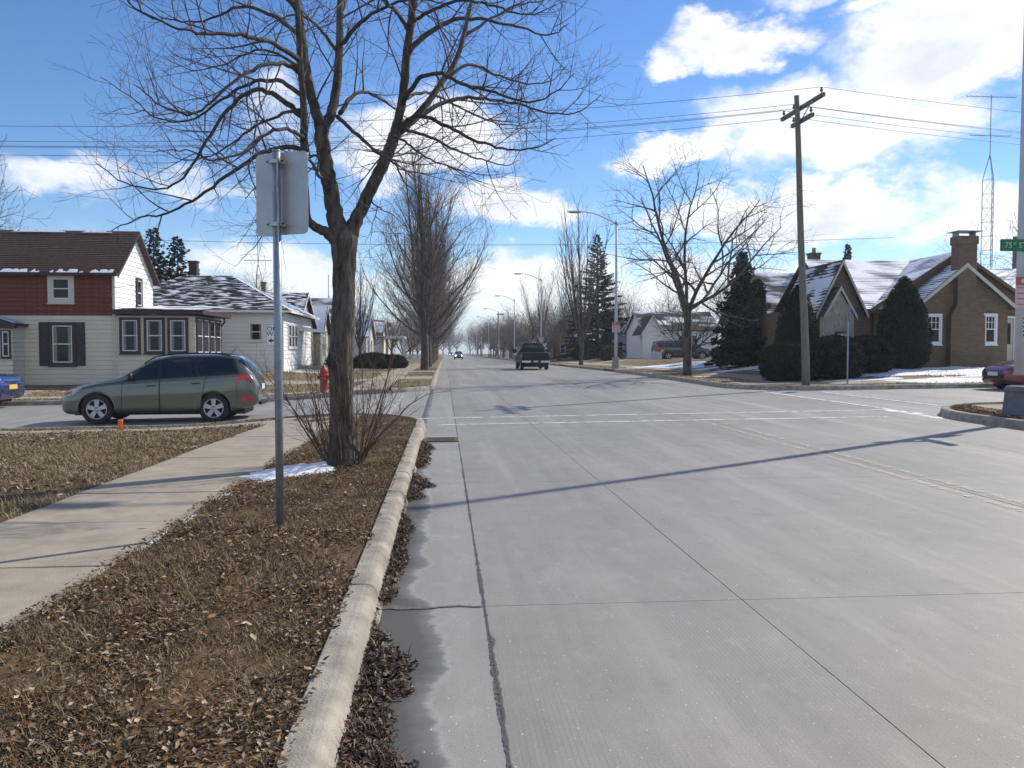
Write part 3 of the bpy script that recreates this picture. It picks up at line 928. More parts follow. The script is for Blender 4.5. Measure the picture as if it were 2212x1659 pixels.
def side(mb, pts, rad, lev, L, prm, r, t0=None):
    nk = prm['kids'][lev] * L
    nk = int(nk) + (1 if r.random() < nk - int(nk) else 0)
    n = len(pts) - 1
    a = r.random() * 6
    t0 = prm['from'][lev] if t0 is None else t0
    for c in range(nk):
        t = t0 + (1 - t0) * (c + r.random()) / max(1, nk)
        k = min(n - 1, int(t * n)); f = t * n - k
        p = pts[k].lerp(pts[k + 1], f); td = (pts[k + 1] - pts[k]).normalized()
        a += 2.4 + r.uniform(-.6, .6)
        u = td.orthogonal().normalized(); w = td.cross(u)
        sd = u * cos(a) + w * sin(a)
        ang = radians(prm['ang'][lev] + r.uniform(-14, 14))
        d = td * cos(ang) + sd * sin(ang) + Vector((0, 0, prm['bias'][lev]))
        l2 = prm['len'][lev] * (1 - prm['tap'][lev] * t) * r.uniform(.55, 1.25)
        rr = min(rad[k] * .75, prm['rad'][lev] * (1 - .5 * t) * r.uniform(.7, 1.2))
        grow(mb, p, d, l2, rr, lev + 1, prm, r)

MAT['sucker'] = mat('reddish sucker bark', (.085, .05, .038), (.17, .11, .085), 9, .85)
# --- the big linden on the verge
def big_tree():
    r = random.Random(21)
    Y0 = 9.63
    base = ad(745, 1005, Y0)
    base.z = zl(base.x, base.y) + .09
    root = empty('linden_tree', base)
    tag(root, 'big bare forked tree on the verge right behind the sign post', 'tree')
    O = base
    A = lambda pts, rads, n, k, m: m.tube(smooth_path([p - O for p in pts], n), list(np.interp(np.linspace(0, 1, n + 1), np.linspace(0, 1, len(rads)), rads)), k)
    def path(L):      # (u, v, depth offset)
        return [ad(u, v, Y0 + dy) for (u, v, dy) in L]
    tr = MB()
    P = path([(746, 1004, 0), (741, 950, 0), (738, 880, 0), (737, 800, 0), (740, 715, 0), (742, 640, 0), (743, 575, 0), (744, 520, 0), (742, 488, 0)])
    P[0] = base + Vector((0, 0, -.05))
    n = 90; pts = smooth_path([p - O for p in P], n)
    R = np.interp(np.linspace(0, 1, n + 1), np.linspace(0, 1, 9), [.225, .155, .138, .130, .142, .125, .13, .16, .11])
    k = 36
    o = len(tr.v)
    for i, p in enumerate(pts):
        for j in range(k):
            q = 2 * pi * j / k
            rr = R[i] * (1 + .09 * fbm(cos(q) * 1.6, sin(q) * 1.6, p.z * 2.2) + .07 * fbm(cos(q) * 7, sin(q) * 7, p.z * 5))
            if i < 14: rr *= 1 + .14 * (1 - i / 14) * max(0, sin(q * 5 + 1))
            # swollen collar and scars of old limbs
            for (hz, hq, am) in ((1.25, 3.6, .3), (1.3, 4.9, .22), (2.05, 5.2, .22), (2.35, 4.4, .2)):
                dq = (q - hq + pi) % (2 * pi) - pi
                rr += R[i] * am * math.exp(-((p.z - hz) / .11) ** 2 - (dq / .5) ** 2)
            tr.v.append((p.x + rr * cos(q), p.y + rr * sin(q), p.z))
    for i in range(n):
        for j in range(k):
            j2 = (j + 1) % k
            tr.f.append((o + i * k + j, o + i * k + j2, o + (i + 1) * k + j2, o + (i + 1) * k + j))
    tr.obj('trunk', MAT['bark'], root, True)
    limbs = [
        # path, radii
        ([(738, 520, 0), (722, 455, -.02), (712, 400, -.05), (700, 330, -.1), (694, 275, -.12)], [.135, .108, .10, .092, .09]),
        ([(750, 520, 0), (772, 470, .03), (795, 420, .06), (830, 350, .1), (852, 292, .12)], [.12, .09, .085, .08, .078]),
        ([(730, 525, 0), (705, 502, -.1), (678, 488, -.18), (664, 470, -.2), (659, 400, -.22), (656, 320, -.25), (656, 230, -.3), (648, 130, -.35), (642, 0, -.4), (636, -130, -.5), (640, -260, -.6)], [.085, .066, .056, .05, .046, .045, .043, .04, .034, .025, .012]),
        ([(694, 278, -.12), (676, 220, -.05), (664, 160, .1), (650, 60, .3), (630, -80, .5), (600, -220, .6)], [.075, .062, .055, .047, .032, .012]),
        ([(697, 275, -.12), (715, 245, 0), (728, 180, .1), (733, 90, .2), (736, -20, .3), (745, -160, .3), (752, -300, .3)], [.075, .064, .058, .05, .042, .028, .01]),
        ([(852, 292, .12), (868, 220, .0), (880, 110, -.2), (892, 0, -.35), (905, -130, -.5), (925, -260, -.6)], [.062, .058, .052, .044, .03, .01]),
        ([(852, 296, .12), (905, 245, .3), (950, 185, .5), (985, 130, .7), (1008, 50, .9), (1030, -50, 1.1), (1060, -150, 1.3)], [.056, .048, .042, .036, .03, .02, .008]),
    ]
    # arching boughs
    boughs = [
        ([(664, 325, -.25), (610, 318, -.4), (560, 335, -.6), (500, 372, -.7), (430, 425, -.8), (360, 462, -.9), (300, 470, -1.0), (240, 500, -1.0)], .032),
        ([(660, 262, -.25), (610, 215, -.1), (555, 195, .1), (505, 225, .3), (455, 290, .4), (405, 372, .5), (350, 408, .6), (270, 395, .6), (205, 350, .6)], .036),
        ([(655, 205, -.3), (600, 175, .3), (540, 180, .7), (480, 215, 1.0), (420, 255, 1.2), (345, 258, 1.3), (290, 215, 1.4), (215, 165, 1.5)], .03),
        ([(665, 180, .1), (620, 140, -.5), (560, 145, -.9), (490, 190, -1.2), (420, 245, -1.4), (350, 230, -1.5), (290, 180, -1.6)], .03),
        ([(652, 80, .25), (590, 35, .6), (520, 15, .9), (440, 45, 1.2), (360, 40, 1.4), (280, -10, 1.6)], .03),
        ([(648, 130, -.35), (590, 95, -.8), (520, 75, -1.2), (440, 72, -1.5), (370, 55, -1.8), (290, 15, -2.0), (240, -60, -2.1)], .03),
        ([(643, 20, -.4), (580, -40, -.2), (500, -60, 0), (400, -40, .2), (310, -80, .4), (230, -150, .6)], .03),
        ([(630, -80, .5), (560, -130, .9), (470, -150, 1.2), (380, -130, 1.5)], .026),
        ([(712, 410, -.05), (690, 380, -.6), (672, 350, -1.1), (640, 345, -1.6), (590, 370, -2.0), (530, 430, -2.3)], .026),
        ([(856, 282, .12), (900, 250, -.1), (955, 268, -.3), (1020, 300, -.5), (1085, 320, -.6), (1150, 320, -.7), (1200, 298, -.8)], .032),
        ([(880, 270, .2), (940, 232, .5), (1000, 210, .8), (1060, 215, 1.0), (1120, 225, 1.2), (1190, 245, 1.4), (1250, 240, 1.5), (1298, 205, 1.5)], .034),
        ([(866, 280, .1), (930, 295, .4), (985, 325, .6), (1040, 345, .8), (1095, 358, .9), (1120, 345, .9)], .024),
        ([(868, 225, .0), (905, 170, -.5), (955, 160, -.9), (1010, 185, -1.2), (1070, 200, -1.5), (1130, 220, -1.7), (1190, 205, -1.9), (1240, 160, -2.0)], .03),
        ([(880, 115, -.2), (930, 68, -.1), (990, 42, .1), (1060, 45, .2), (1130, 62, .4), (1190, 75, .5), (1230, 50, .5)], .036),
        ([(965, 165, .55), (1020, 140, .9), (1080, 165, 1.2), (1140, 180, 1.4), (1190, 175, 1.6), (1225, 140, 1.6)], .024),
        ([(1000, 80, .85), (1060, 40, 1.2), (1120, 10, 1.5), (1180, 0, 1.8), (1240, -40, 2.0)], .024),
        ([(893, -5, -.35), (950, -60, -.6), (1030, -85, -.9), (1110, -70, -1.2), (1200, -90, -1.4), (1280, -150, -1.6)], .03),
        ([(735, 245, .0), (760, 208, .3), (795, 200, .6), (840, 225, 1.0), (880, 255, 1.4), (930, 280, 1.7)], .03),
        ([(728, 250, -.05), (765, 285, -.5), (810, 325, -.9), (850, 350, -1.2), (880, 400, -1.4), (930, 440, -1.6)], .026),
        ([(733, 100, .2), (790, 40, -.3), (860, 5, -.7), (930, 0, -1.1), (1000, 30, -1.5)], .028),
        ([(733, 120, .2), (690, 60, .8), (640, 30, 1.4), (590, 50, 1.9), (530, 90, 2.3)], .026),
        ([(735, 30, .25), (770, -60, .9), (820, -110, 1.5), (880, -120, 2.1)], .028),
        ([(880, 60, -.25), (840, 10, -.9), (800, -20, -1.5), (750, 0, -2.1), (700, 30, -2.6)], .026),
        ([(848, 300, .12), (835, 330, .7), (850, 340, 1.2), (890, 330, 1.8), (940, 360, 2.3)], .024),
        ([(660, 350, -.25), (630, 400, -.3), (600, 450, -.4), (560, 520, -.5), (520, 560, -.6)], .018),
        ([(790, 425, .06), (820, 450, -.1), (850, 465, -.3), (885, 500, -.4)], .012),
        ([(658, 300, -.25), (620, 280, -.8), (570, 290, -1.2), (520, 330, -1.5), (460, 345, -1.7), (400, 325, -1.8), (330, 330, -1.9)], .024),
        ([(664, 165, .1), (610, 120, 1.0), (550, 110, 1.6), (480, 140, 2.1), (410, 150, 2.5), (350, 120, 2.7)], .024),
        ([(656, 235, -.3), (600, 250, .8), (540, 280, 1.4), (470, 330, 1.8), (400, 345, 2.1), (340, 320, 2.2)], .024),
        ([(870, 215, 0), (920, 200, .9), (980, 225, 1.5), (1050, 260, 2.0), (1120, 270, 2.3), (1180, 250, 2.5)], .024),
        ([(886, 50, -.3), (940, 20, -1.0), (1000, 0, -1.5), (1070, 15, -1.9), (1140, 30, -2.2), (1200, 10, -2.4)], .024),
        ([(852, 292, .12), (880, 310, -.6), (930, 345, -1.1), (985, 365, -1.4), (1040, 395, -1.6)], .018),
        ([(702, 345, -.1), (680, 335, .5), (640, 360, 1.0), (590, 420, 1.4), (550, 480, 1.6)], .02),
    ]
    prm = dict(seg=[6, 6, 5, 3], k=[6, 5, 4, 3], up=[.05, .07, .05, .03], wob=[.10, .13, .17, .22], rmin=.0016,
               kids=[3.6, 5.2, 5.5, 0], ang=[52, 50, 48, 45], bias=[.12, .08, .05, 0], len=[1.0, .62, .26, .1], tap=[.45, .4, .3, 0],
               rad=[.013, .0062, .0034, .002], **{'from': [.12, .12, .1, 0]})
    crown = [MB() for _ in range(4)]
    for i, (L, R) in enumerate(limbs):
        m = MB(); P = path(L); nn = 6 * (len(P) - 1)
        pts = smooth_path([p - O for p in P], nn)
        rad = list(np.interp(np.linspace(0, 1, nn + 1), np.linspace(0, 1, len(R)), R))
        pts2 = [p + rvec(r) * rad[k] * .10 for k, p in enumerate(pts)]
        m.tube(pts2, [q * .88 for q in rad], 12)
        m.obj('limb', MAT['bark'], root, True)
        if i > 1:
            ln = sum((b - a).length for a, b in zip(pts, pts[1:]))
            pr = dict(prm); pr['kids'] = [2.2] + prm['kids'][1:]; pr['len'] = [1.15] + prm['len'][1:]
            side(crown, pts, rad, 0, ln, pr, r, .3 if i == 2 else .15)
    for (L, r0) in boughs:
        m = MB(); P = path(L); nn = 5 * (len(P) - 1)
        pts = smooth_path([p - O for p in P], nn)
        pts = [p + rvec(r) * .012 for p in pts]
        rad = [max(.004, r0 * (1 - .86 * (k / nn) ** .8)) for k in range(nn + 1)]
        m.tube(pts, rad, 8)
        m.obj('bough', MAT['bark_thin'], root, True)
        ln = sum((b - a).length for a, b in zip(pts, pts[1:]))
        side(crown, pts, rad, 0, ln, prm, r, .18)
    tw = MB()
    for c in crown: tw.add(c.v, c.f)
    o = tw.obj('twigs', MAT['twig'], root, False); o['kind'] = 'stuff'
    # suckers round the foot
    sp = dict(seg=[7, 5, 4], k=[5, 4, 3], up=[.05, .05, .03], wob=[.09, .13, .18], rmin=.0014,
              kids=[5.5, 5.5, 0], ang=[40, 42, 40], bias=[.05, .02, 0], len=[.5, .2, .1], tap=[.4, .3, 0], rad=[.0055, .003, .002], **{'from': [.2, .12, 0]})
    for i in range(34):
        a = r.uniform(0, 2 * pi); p = Vector((cos(a) * .19, sin(a) * .17, .02))
        d = Vector((cos(a) * r.uniform(.1, .75), sin(a) * .35, 1))
        mbs = [MB(), MB(), MB()]
        grow(mbs, p, d, r.uniform(.6, 1.7), r.uniform(.006, .014), 0, sp, r)
        s = MB()
        for q in mbs: s.add(q.v, q.f)
        s.obj('sucker', MAT['sucker'], root)
    # one long sucker leaning out over the kerb
    P = [ad(u, v, Y0 - .05 + dy) - O for (u, v, dy) in [(765, 1000, 0), (800, 965, -.05), (835, 925, -.1), (862, 900, -.1), (880, 878, -.1), (925, 850, -.1)]]
    mbs = [MB(), MB(), MB()]; pts = smooth_path(P, 20)
    mbs[0].tube(pts, [.017 * (1 - .8 * i / 20) for i in range(21)], 6)
    side(mbs, pts, [.017 * (1 - .8 * i / 20) for i in range(21)], 0, 1.6, sp, r)
    s = MB()
    for q in mbs: s.add(q.v, q.f)
    s.obj('sucker', MAT['sucker'], root)
    # a few leaves still hanging
    for (u, v) in ((838, 845), (846, 850), (848, 862), (842, 838)):
        p = ad(u, v, Y0 - .1) - O
        s = .035
        MB().add([(p + rvec(r) * s)[:] for _ in range(4)], [(0, 1, 2), (0, 2, 3)]).obj('leaf', MAT['leaf_wet'], root)
    return root
big_tree()

# --- bare trees made once per kind, then copied
def bare_mesh(seed, h, prm, trunk_h, r0, stems, spread, bark, twig, stem_len, curve=0.0):
    """returns (trunk mesh, crown mesh, twig mesh)"""
    r = random.Random(seed)
    t = MB()
    pts = [Vector((0, 0, -.15))] + [Vector((r.gauss(0, .02), r.gauss(0, .02), trunk_h * (i + 1) / 4)) for i in range(4)]
    t.tube(smooth_path(pts, 10), list(np.interp(np.linspace(0, 1, 11), [0, .1, .3, 1], [r0 * 1.35, r0 * 1.1, r0, r0 * .95])), 10)
    lv = [MB() for _ in prm['seg']]
    for i in range(stems):
        a = 2 * pi * (i + r.uniform(-.3, .3)) / stems
        tilt = radians(spread * (r.uniform(.25, 1.0) if i else .08))
        d = Vector((cos(a) * sin(tilt), sin(a) * sin(tilt), cos(tilt)))
        p = Vector((cos(a) * r0 * .4, sin(a) * r0 * .4, trunk_h * r.uniform(.78, 1.0)))
        grow(lv, p, d, stem_len * r.uniform(.8, 1.1) * (1 - .25 * sin(tilt)), r0 * r.uniform(.38, .62), 0, prm, r)
    t2 = MB()
    for q in lv[:2]: t2.add(q.v, q.f)
    tw = MB()
    for q in lv[2:]: tw.add(q.v, q.f)
    return t.mesh('trunk', True), t2.mesh('limbs', True), tw.mesh('twigs')
KINDS = {}
VASE = dict(seg=[9, 7, 6, 4], k=[6, 4, 3, 3], up=[.04, .045, .035, .02], wob=[.06, .09, .13, .18], rmin=.006,
            kids=[1.7, 2.4, 2.8, 0], ang=[30, 33, 36, 40], bias=[.15, .12, .05, 0], len=[2.9, 1.35, .65, .28], tap=[.55, .4, .3, 0], rad=[.034, .017, .009, .006], **{'from': [.10, .1, .1, 0]})
LOCUST = dict(seg=[10, 8, 6, 4], k=[7, 5, 4, 3], up=[.02, .02, .02, .0], wob=[.16, .19, .22, .25], rmin=.004,
              kids=[1.6, 2.8, 3.4, 0], ang=[48, 50, 52, 50], bias=[.12, .08, .03, 0], len=[3.0, 1.4, .66, .3], tap=[.5, .4, .3, 0], rad=[.05, .02, .009, .005], **{'from': [.15, .12, .1, 0]})
ROUND = dict(seg=[8, 7, 6, 4], k=[6, 4, 3, 3], up=[.02, .03, .03, .02], wob=[.09, .11, .14, .18], rmin=.010,
             kids=[1.6, 1.9, 1.8, 0], ang=[42, 42, 42, 40], bias=[.1, .06, .03, 0], len=[4.2, 2.1, 1.0, .45], tap=[.5, .4, .3, 0], rad=[.08, .032, .016, .010], **{'from': [.18, .12, .1, 0]})
UPR = dict(seg=[9, 7, 5], k=[6, 4, 3], up=[.05, .07, .04], wob=[.04, .05, .08], rmin=.008,
           kids=[1.8, 1.8, 0], ang=[24, 26, 30], bias=[.2, .15, 0], len=[3.6, 1.4, .6], tap=[.6, .4, 0], rad=[.035, .016, .009], **{'from': [.1, .1, 0]})
def egg_mesh(seed, h, r0, prm):
    """upright egg shaped crown: leaders up the middle, shorter up-curving limbs below"""
    r = random.Random(seed)
    t = MB()
    t.tube(smooth_path([(0, 0, -.15), (0, 0, .4), (.02, .01, 1.2), (0, .02, 2.4)], 10), list(np.interp(np.linspace(0, 1, 11), [0, .15, .4, 1], [r0 * 1.35, r0 * 1.08, r0, r0 * .9])), 10)
    lv = [MB() for _ in prm['seg']]
    a = 0
    for i in range(7):
        a += 2.4; ti = radians(r.uniform(3, 15))
        grow(lv, Vector((cos(a) * r0 * .4, sin(a) * r0 * .4, 2.1)), Vector((cos(a) * sin(ti), sin(a) * sin(ti), cos(ti))), (h - 2.6) * r.uniform(.85, 1.08), r0 * r.uniform(.4, .55), 0, prm, r)
    p2 = dict(prm); p2['up'] = [.075] + prm['up'][1:]
    for i in range(24):
        a += 2.4 + r.uniform(-.4, .4); f = i / 23
        z = 1.9 + f * (h * .5) * r.uniform(.8, 1.1); ti = radians(r.uniform(50, 74) - 28 * f)
        L = (h * .52) * (1 - .52 * f) * r.uniform(.75, 1.08)
        k = r0 * (.2 + .5 * f)
        grow(lv, Vector((cos(a) * k, sin(a) * k, z)), Vector((cos(a) * sin(ti), sin(a) * sin(ti), cos(ti))), L, r0 * r.uniform(.2, .34) * (1 - .4 * f), 0, p2, r)
    t2 = MB()
    for q in lv[:2]: t2.add(q.v, q.f)
    tw = MB()
    for q in lv[2:]: tw.add(q.v, q.f)
    return t.mesh('trunk', True), t2.mesh('limbs', True), tw.mesh('twigs')
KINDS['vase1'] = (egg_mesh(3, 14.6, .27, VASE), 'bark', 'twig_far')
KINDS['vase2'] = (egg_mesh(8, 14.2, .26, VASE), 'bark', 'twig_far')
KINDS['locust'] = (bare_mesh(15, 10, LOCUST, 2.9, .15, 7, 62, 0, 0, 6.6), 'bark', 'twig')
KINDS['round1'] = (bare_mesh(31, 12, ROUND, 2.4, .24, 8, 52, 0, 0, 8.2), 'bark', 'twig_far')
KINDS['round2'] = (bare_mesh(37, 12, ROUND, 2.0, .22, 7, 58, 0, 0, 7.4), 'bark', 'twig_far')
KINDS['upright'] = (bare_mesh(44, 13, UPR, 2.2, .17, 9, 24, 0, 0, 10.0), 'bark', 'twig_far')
def bare_tree(kind, x, y, s, rz, label, group=None, sz=1.0, name='bare_tree'):
    (tm, lm, wm), b, t = KINDS[kind]
    o = empty(name, (x, y, zl(x, y) + .11), rz); o.scale = (s, s, s * sz)
    tag(o, label, 'tree', group)
    link('trunk', tm, MAT[b], o); link('limbs', lm, MAT[b], o)
    w = link('twigs', wm, MAT[t], o); w['kind'] = 'stuff'
    return o
ORD = ['nearest', 'second', 'third', 'fourth', 'fifth', 'sixth', 'seventh', 'eighth', 'ninth', 'tenth', 'eleventh', 'twelfth']
row = [(-1.30, 54.5, 1.0, .3, 'vase1'), (-1.25, 66, .93, 2.1, 'vase2'), (-1.35, 77, .90, 4.0, 'vase1'), (-1.3, 89, .95, 1.2, 'vase2'), (-1.3, 102, .9, 5.1, 'vase1'),
       (-1.4, 116, .95, .9, 'vase2'), (-1.3, 131, .9, 2.9, 'vase1'), (-1.4, 148, .95, 3.9, 'vase2'), (-1.4, 168, .9, .2, 'vase1')]
for i, (x, y, s, a, k) in enumerate(row):
    bare_tree(k, x, y, s, a, f'{ORD[i]} vase shaped bare street tree in the row along the left kerb', 'street trees along the left kerb', name='street_tree')
bare_tree('locust', 11.05, 36.6, 1.24, 2.45, 'spreading honey locust on the verge left of the utility pole', sz=.92, name='honey_locust')
bare_tree('upright', 11.1, 66, 1.02, .5, 'narrow upright bare tree on the right verge beside the tall spruce', name='street_tree')
rt = [('round1', 15.5, 96, .62, .3, 'low reddish bare tree in front of the far brick houses'), ('round2', 12.2, 112, .62, 1.0, 'small bare verge tree beside the third lamp post on the right'),
      ('upright', 13.8, 118, 1.0, 2.0, 'tall slim bare tree rising above the right hand tree belt'), ('upright', 17.5, 112, 1.05, 4.0, 'tallest slim bare tree of the right hand belt, right of its twin'),
      ('round1', 18, 128, .8, 3.0, 'broad bare tree deep in the right hand belt'), ('round2', 12, 132, .62, 4.2, 'bare verge tree by the fourth lamp post on the right'),
      ('round1', 12, 150, .66, 5.2, 'bare verge tree by the fifth lamp post on the right'), ('round2', 22, 105, .82, 1.7, 'bare tree behind the far brick houses'),
      ('round2', 14, 170, .8, 2.2, 'bare tree far down the right side, before the distant crossing'), ('round1', 12, 200, .8, .7, 'bare tree at the far right of the distant crossing'),
      ('round2', -6, 230, .9, 4.4, 'hazy bare tree closing the street on the far left'), ('round1', 16, 250, 1.0, 1.4, 'hazy bare tree closing the street on the far right'),
      ('round1', 3, 520, 1.5, 2.4, 'faint round tree at the very end of the street'), ('round2', -16, 420, 1.4, 5.4, 'faint bare tree left of the street end'), ('round1', 24, 400, 1.4, .4, 'faint bare tree right of the street end'),
      ('round2', 26, 92, .85, 2.6, 'bare tree rising behind the white house with blue shutters'), ('round1', 31, 84, .8, 3.6, 'bare tree behind the roof of the white house, right of another'),
      ('round2', 13.6, 45, .47, 1.1, 'small bare crab tree leaning over the van, behind the honey locust'),
      ('round1', 22.4, 58, .55, .9, 'dark thicket tree between van and tall evergreen'),
      ('round1', 34, 41, .88, 2.2, 'bare tree at the right edge behind the lamp pole'), ('round2', 40, 60, .9, .6, 'bare tree behind the brick house ridge'),
      ('round1', -26.5, 46, 1.02, .2, 'bare tree at the left edge behind the two storey house'), ('round2', -16, 74, .78, 3.3, 'bare tree behind the hip roofed bungalow'),
      ('round1', -20, 88, .8, 1.3, 'bare tree behind the second antenna mast'), ('upright', -7.5, 74, .72, 3.4, 'slender bare garden tree before the left hand row of street trees'),
      ('round2', -8.5, 92, .6, 4.9, 'dark bare tree filling the gap behind the street tree row'), ('round1', -7.5, 118, .7, 4.1, 'dark bare tree deep behind the street tree row')]
rt += [('round1', 11.3, 100, .50, 1.9, 'small reddish verge tree right of the pickup roof'), ('round2', 13.2, 104, .6, 5.6, 'low bare tree behind the pickup, left of the brick house'),
       ('round1', 11.6, 141, .6, 2.7, 'bare verge tree between fourth and fifth lamp post'), ('round2', 11.8, 163, .62, .3, 'bare verge tree left of the fifth lamp post'), ('round1', 16.5, 145, .8, 4.4, 'tall bare tree deep in the belt behind the fourth lamp post'),
       ('round2', 20.5, 138, .9, 1.2, 'broad bare crown above the far brick roofs'), ('round1', 13.0, 182, .75, 3.3, 'bare tree by the sixth lamp post'), ('round2', -5.2, 104, .55, 2.0, 'low bare tree at the far porch on the left'),
       ('round1', -5.8, 140, .7, 5.0, 'bare tree behind the picket fence'), ('round2', -5.5, 170, .8, 1.0, 'bare tree far behind the left street tree row'), ('round2', 12.0, 192, .8, 2.5, 'brown bare tree between sixth and seventh lamp post'), ('round1', 17.0, 188, 1.0, .8, 'high brown crown behind the sixth lamp post'), ('round2', 22.0, 165, 1.05, 3.9, 'high brown crown right of the far utility pole'),
       ('round1', 12.3, 218, .9, 4.6, 'brown bare tree left of the tiny yellow signs'), ('round2', 19.0, 225, 1.1, 1.6, 'wide brown crown over the distant pale house'), ('round1', 12.0, 270, 1.0, 3.1, 'brown bare tree behind the tiny yellow signs'),
       ('round2', 20.0, 290, 1.2, 5.3, 'wide brown crown far right of the tiny yellow signs'), ('round1', -4.5, 205, .95, 2.1, 'brown bare tree ending the left street tree row'), ('round2', -5.0, 270, 1.1, .5, 'brown bare tree on the far left beyond the row'),
       ('round1', 13.5, 330, 1.2, 1.1, 'brown crown near the end of the street on the right'), ('round2', -5.0, 340, 1.2, 4.0, 'brown crown near the end of the street on the left'), ('round1', 26.0, 120, .95, 2.0, 'broad brown crown behind the grey blue house'),
       ('round1', -9, 400, 1.3, .6, 'distant crown left of the vanishing street'), ('round2', 14, 450, 1.4, 2.2, 'distant crown right of the vanishing street'), ('round1', 9, 600, 1.8, 3.2, 'distant crown closing the street, right half'),
       ('round2', -1, 620, 1.8, 4.7, 'distant crown closing the street, left half'), ('round2', 20, 500, 1.6, 1.3, 'distant crown at the right of the street end'), ('round1', -8, 520, 1.6, 5.1, 'distant crown at the left of the street end'), ('round2', 5, 680, 2.0, .9, 'last crown in the middle of the street end'),
       ('round1', 19.0, 52, .5, 2.9, 'dark bare shrub tree left of the evergreens, over the snowy lawn')]
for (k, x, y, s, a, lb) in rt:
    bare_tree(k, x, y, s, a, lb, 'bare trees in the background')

# --- spruces
def spruce_mesh(seed, h, rb, dens=1.0, ragged=.25, low=.05):
    r = random.Random(seed)
    t = MB(); t.tube([(0, 0, -.1), (0, 0, h * .5), (0, 0, h)], [.02 * h, .012 * h, .01], 8)
    V, F = [], []
    nb = int(26 * h ** .75 * dens * 1.25)
    a = 0
    for i in range(nb):
        f = low + (.99 - low) * (1 - (1 - (i + r.random()) / nb) ** 1.25) if False else low + (.985 - low) * ((i + r.random()) / nb) ** 1.15
        z = h * f
        R = rb * (1 - f) ** .85 * (1 + .14 * sin(f * 23 + seed)) + .07
        a += 2.399 + r.uniform(-.5, .5)
        L = R * (r.uniform(.55, 1.0) if r.random() < .75 else r.uniform(.95, 1.25))
        droop = r.uniform(.1, .42) * (1 - f) - .30 * f
        n = max(5, int(L / .13))
        for k in range(n):
            s = (k + r.random()) / n
            if s < .12: continue
            rr = L * s
            zz = z - droop * L * s * s * .9 + .16 * L * max(0, s - .55)
            px, py = cos(a) * rr, sin(a) * rr
            wd = .26 * L * (1 - s) ** .7 + .16
            for m in range(3):
                b = a + r.choice((-1, 1)) * r.uniform(.15, 1.25)
                l2 = wd * r.uniform(.6, 1.3)
                ex, ey, ez = px + cos(b) * l2, py + sin(b) * l2, zz + r.uniform(-.30, .06) * (.4 + l2)
                q = .05 + .05 * r.random()
                tx, ty = -sin(b) * q, cos(b) * q
                o = len(V)
                V += [(px - tx, py - ty, zz), (px + tx, py + ty, zz + r.uniform(-.06, .04)), (ex, ey, ez), (px + cos(b) * l2 * .55, py + sin(b) * l2 * .55, zz - r.uniform(.06, .2))]
                F += [(o, o + 1, o + 2), (o, o + 2, o + 3)]
    return t.mesh('trunk'), V, F
def spruce(x, y, h, rb, seed, label, dz=0, **kw):
    tm, V, F = spruce_mesh(seed, h, rb, **kw)
    o = empty('spruce_tree', (x, y, zl(x, y) + .1 + dz))
    tag(o, label, 'tree')
    link('trunk', tm, MAT['bark'], o)
    c = np_mesh('needles', V, F, MAT['spruce'], o); c['kind'] = 'stuff'
spruce(17.3, 92, 14.2, 4.9, 1, 'tall dark spruce on the right beyond the lamp post')
spruce(15.2, 41, 6.0, 1.75, 2, 'dense dark evergreen left of the tan stone house', ragged=.15, dens=2.2)
spruce(16.6, 42.6, 4.6, 1.7, 6, 'shorter dark evergreen tucked against the tan stone house', ragged=.15, dens=2.2)
spruce(36.5, 72, 10.6, 2.2, 3, 'spruce tip showing over the ridge of the brick house')
spruce(-21.1, 62, 10.3, 4.0, 4, 'left spruce of the pair behind the two storey house')
spruce(-19.4, 62, 9.7, 3.6, 5, 'right spruce of the pair behind the two storey house')

# --- clipped evergreens
def clipped(name, x, y, prof, label, seed, sx=1.0, n=5200, leaf=.05, dz=.1, cat='shrub', m='yew'):
    """prof: (radius, height) outline of the shrub"""
    r = np.random.default_rng(seed)
    o = empty(name, (x, y, zl(x, y) + dz)); tag(o, label, cat)
    zs = np.array([p[1] for p in prof]); rs = np.array([p[0] for p in prof])
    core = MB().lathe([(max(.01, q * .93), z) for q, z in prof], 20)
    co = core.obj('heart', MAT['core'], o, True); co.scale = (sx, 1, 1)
    seg = np.hypot(np.diff(rs), np.diff(zs)) * (rs[:-1] + rs[1:] + .05)
    k = r.choice(len(seg), n, p=seg / seg.sum()); t = r.random(n)
    R = rs[k] + (rs[k + 1] - rs[k]) * t; Z = zs[k] + (zs[k + 1] - zs[k]) * t
    a = r.uniform(0, 2 * pi, n)
    lump = np.array([fbm(cos(q) * 2.2, sin(q) * 2.2, z * 1.8 + seed) for q, z in zip(a, Z)])
    R = R * (1 + .07 * lump) * r.uniform(.94, 1.05, n)
    P = np.stack([np.cos(a) * R * sx, np.sin(a) * R, Z * (1 + .02 * lump)], 1)
    d1 = r.normal(size=(n, 3)); d1 += np.stack([np.cos(a), np.sin(a), np.full(n, .6)], 1) * .9
    d1 /= np.linalg.norm(d1, axis=1)[:, None]
    d2 = np.cross(d1, r.normal(size=(n, 3))); d2 /= np.linalg.norm(d2, axis=1)[:, None]
    L = leaf * r.uniform(.7, 1.6, n)[:, None]
    V = np.stack([P - d2 * L * .4, P + d2 * L * .4, P + d1 * L * 1.6], 1).reshape(-1, 3)
    F = np.arange(3 * n).reshape(-1, 3)
    c = np_mesh('foliage', V, F, MAT[m], o); c['kind'] = 'stuff'
    return o
CONE = [(.55, .0), (.86, .35), (.98, .9), (.96, 1.5), (.82, 2.2), (.6, 2.8), (.34, 3.3), (.14, 3.6), (.02, 3.72)]
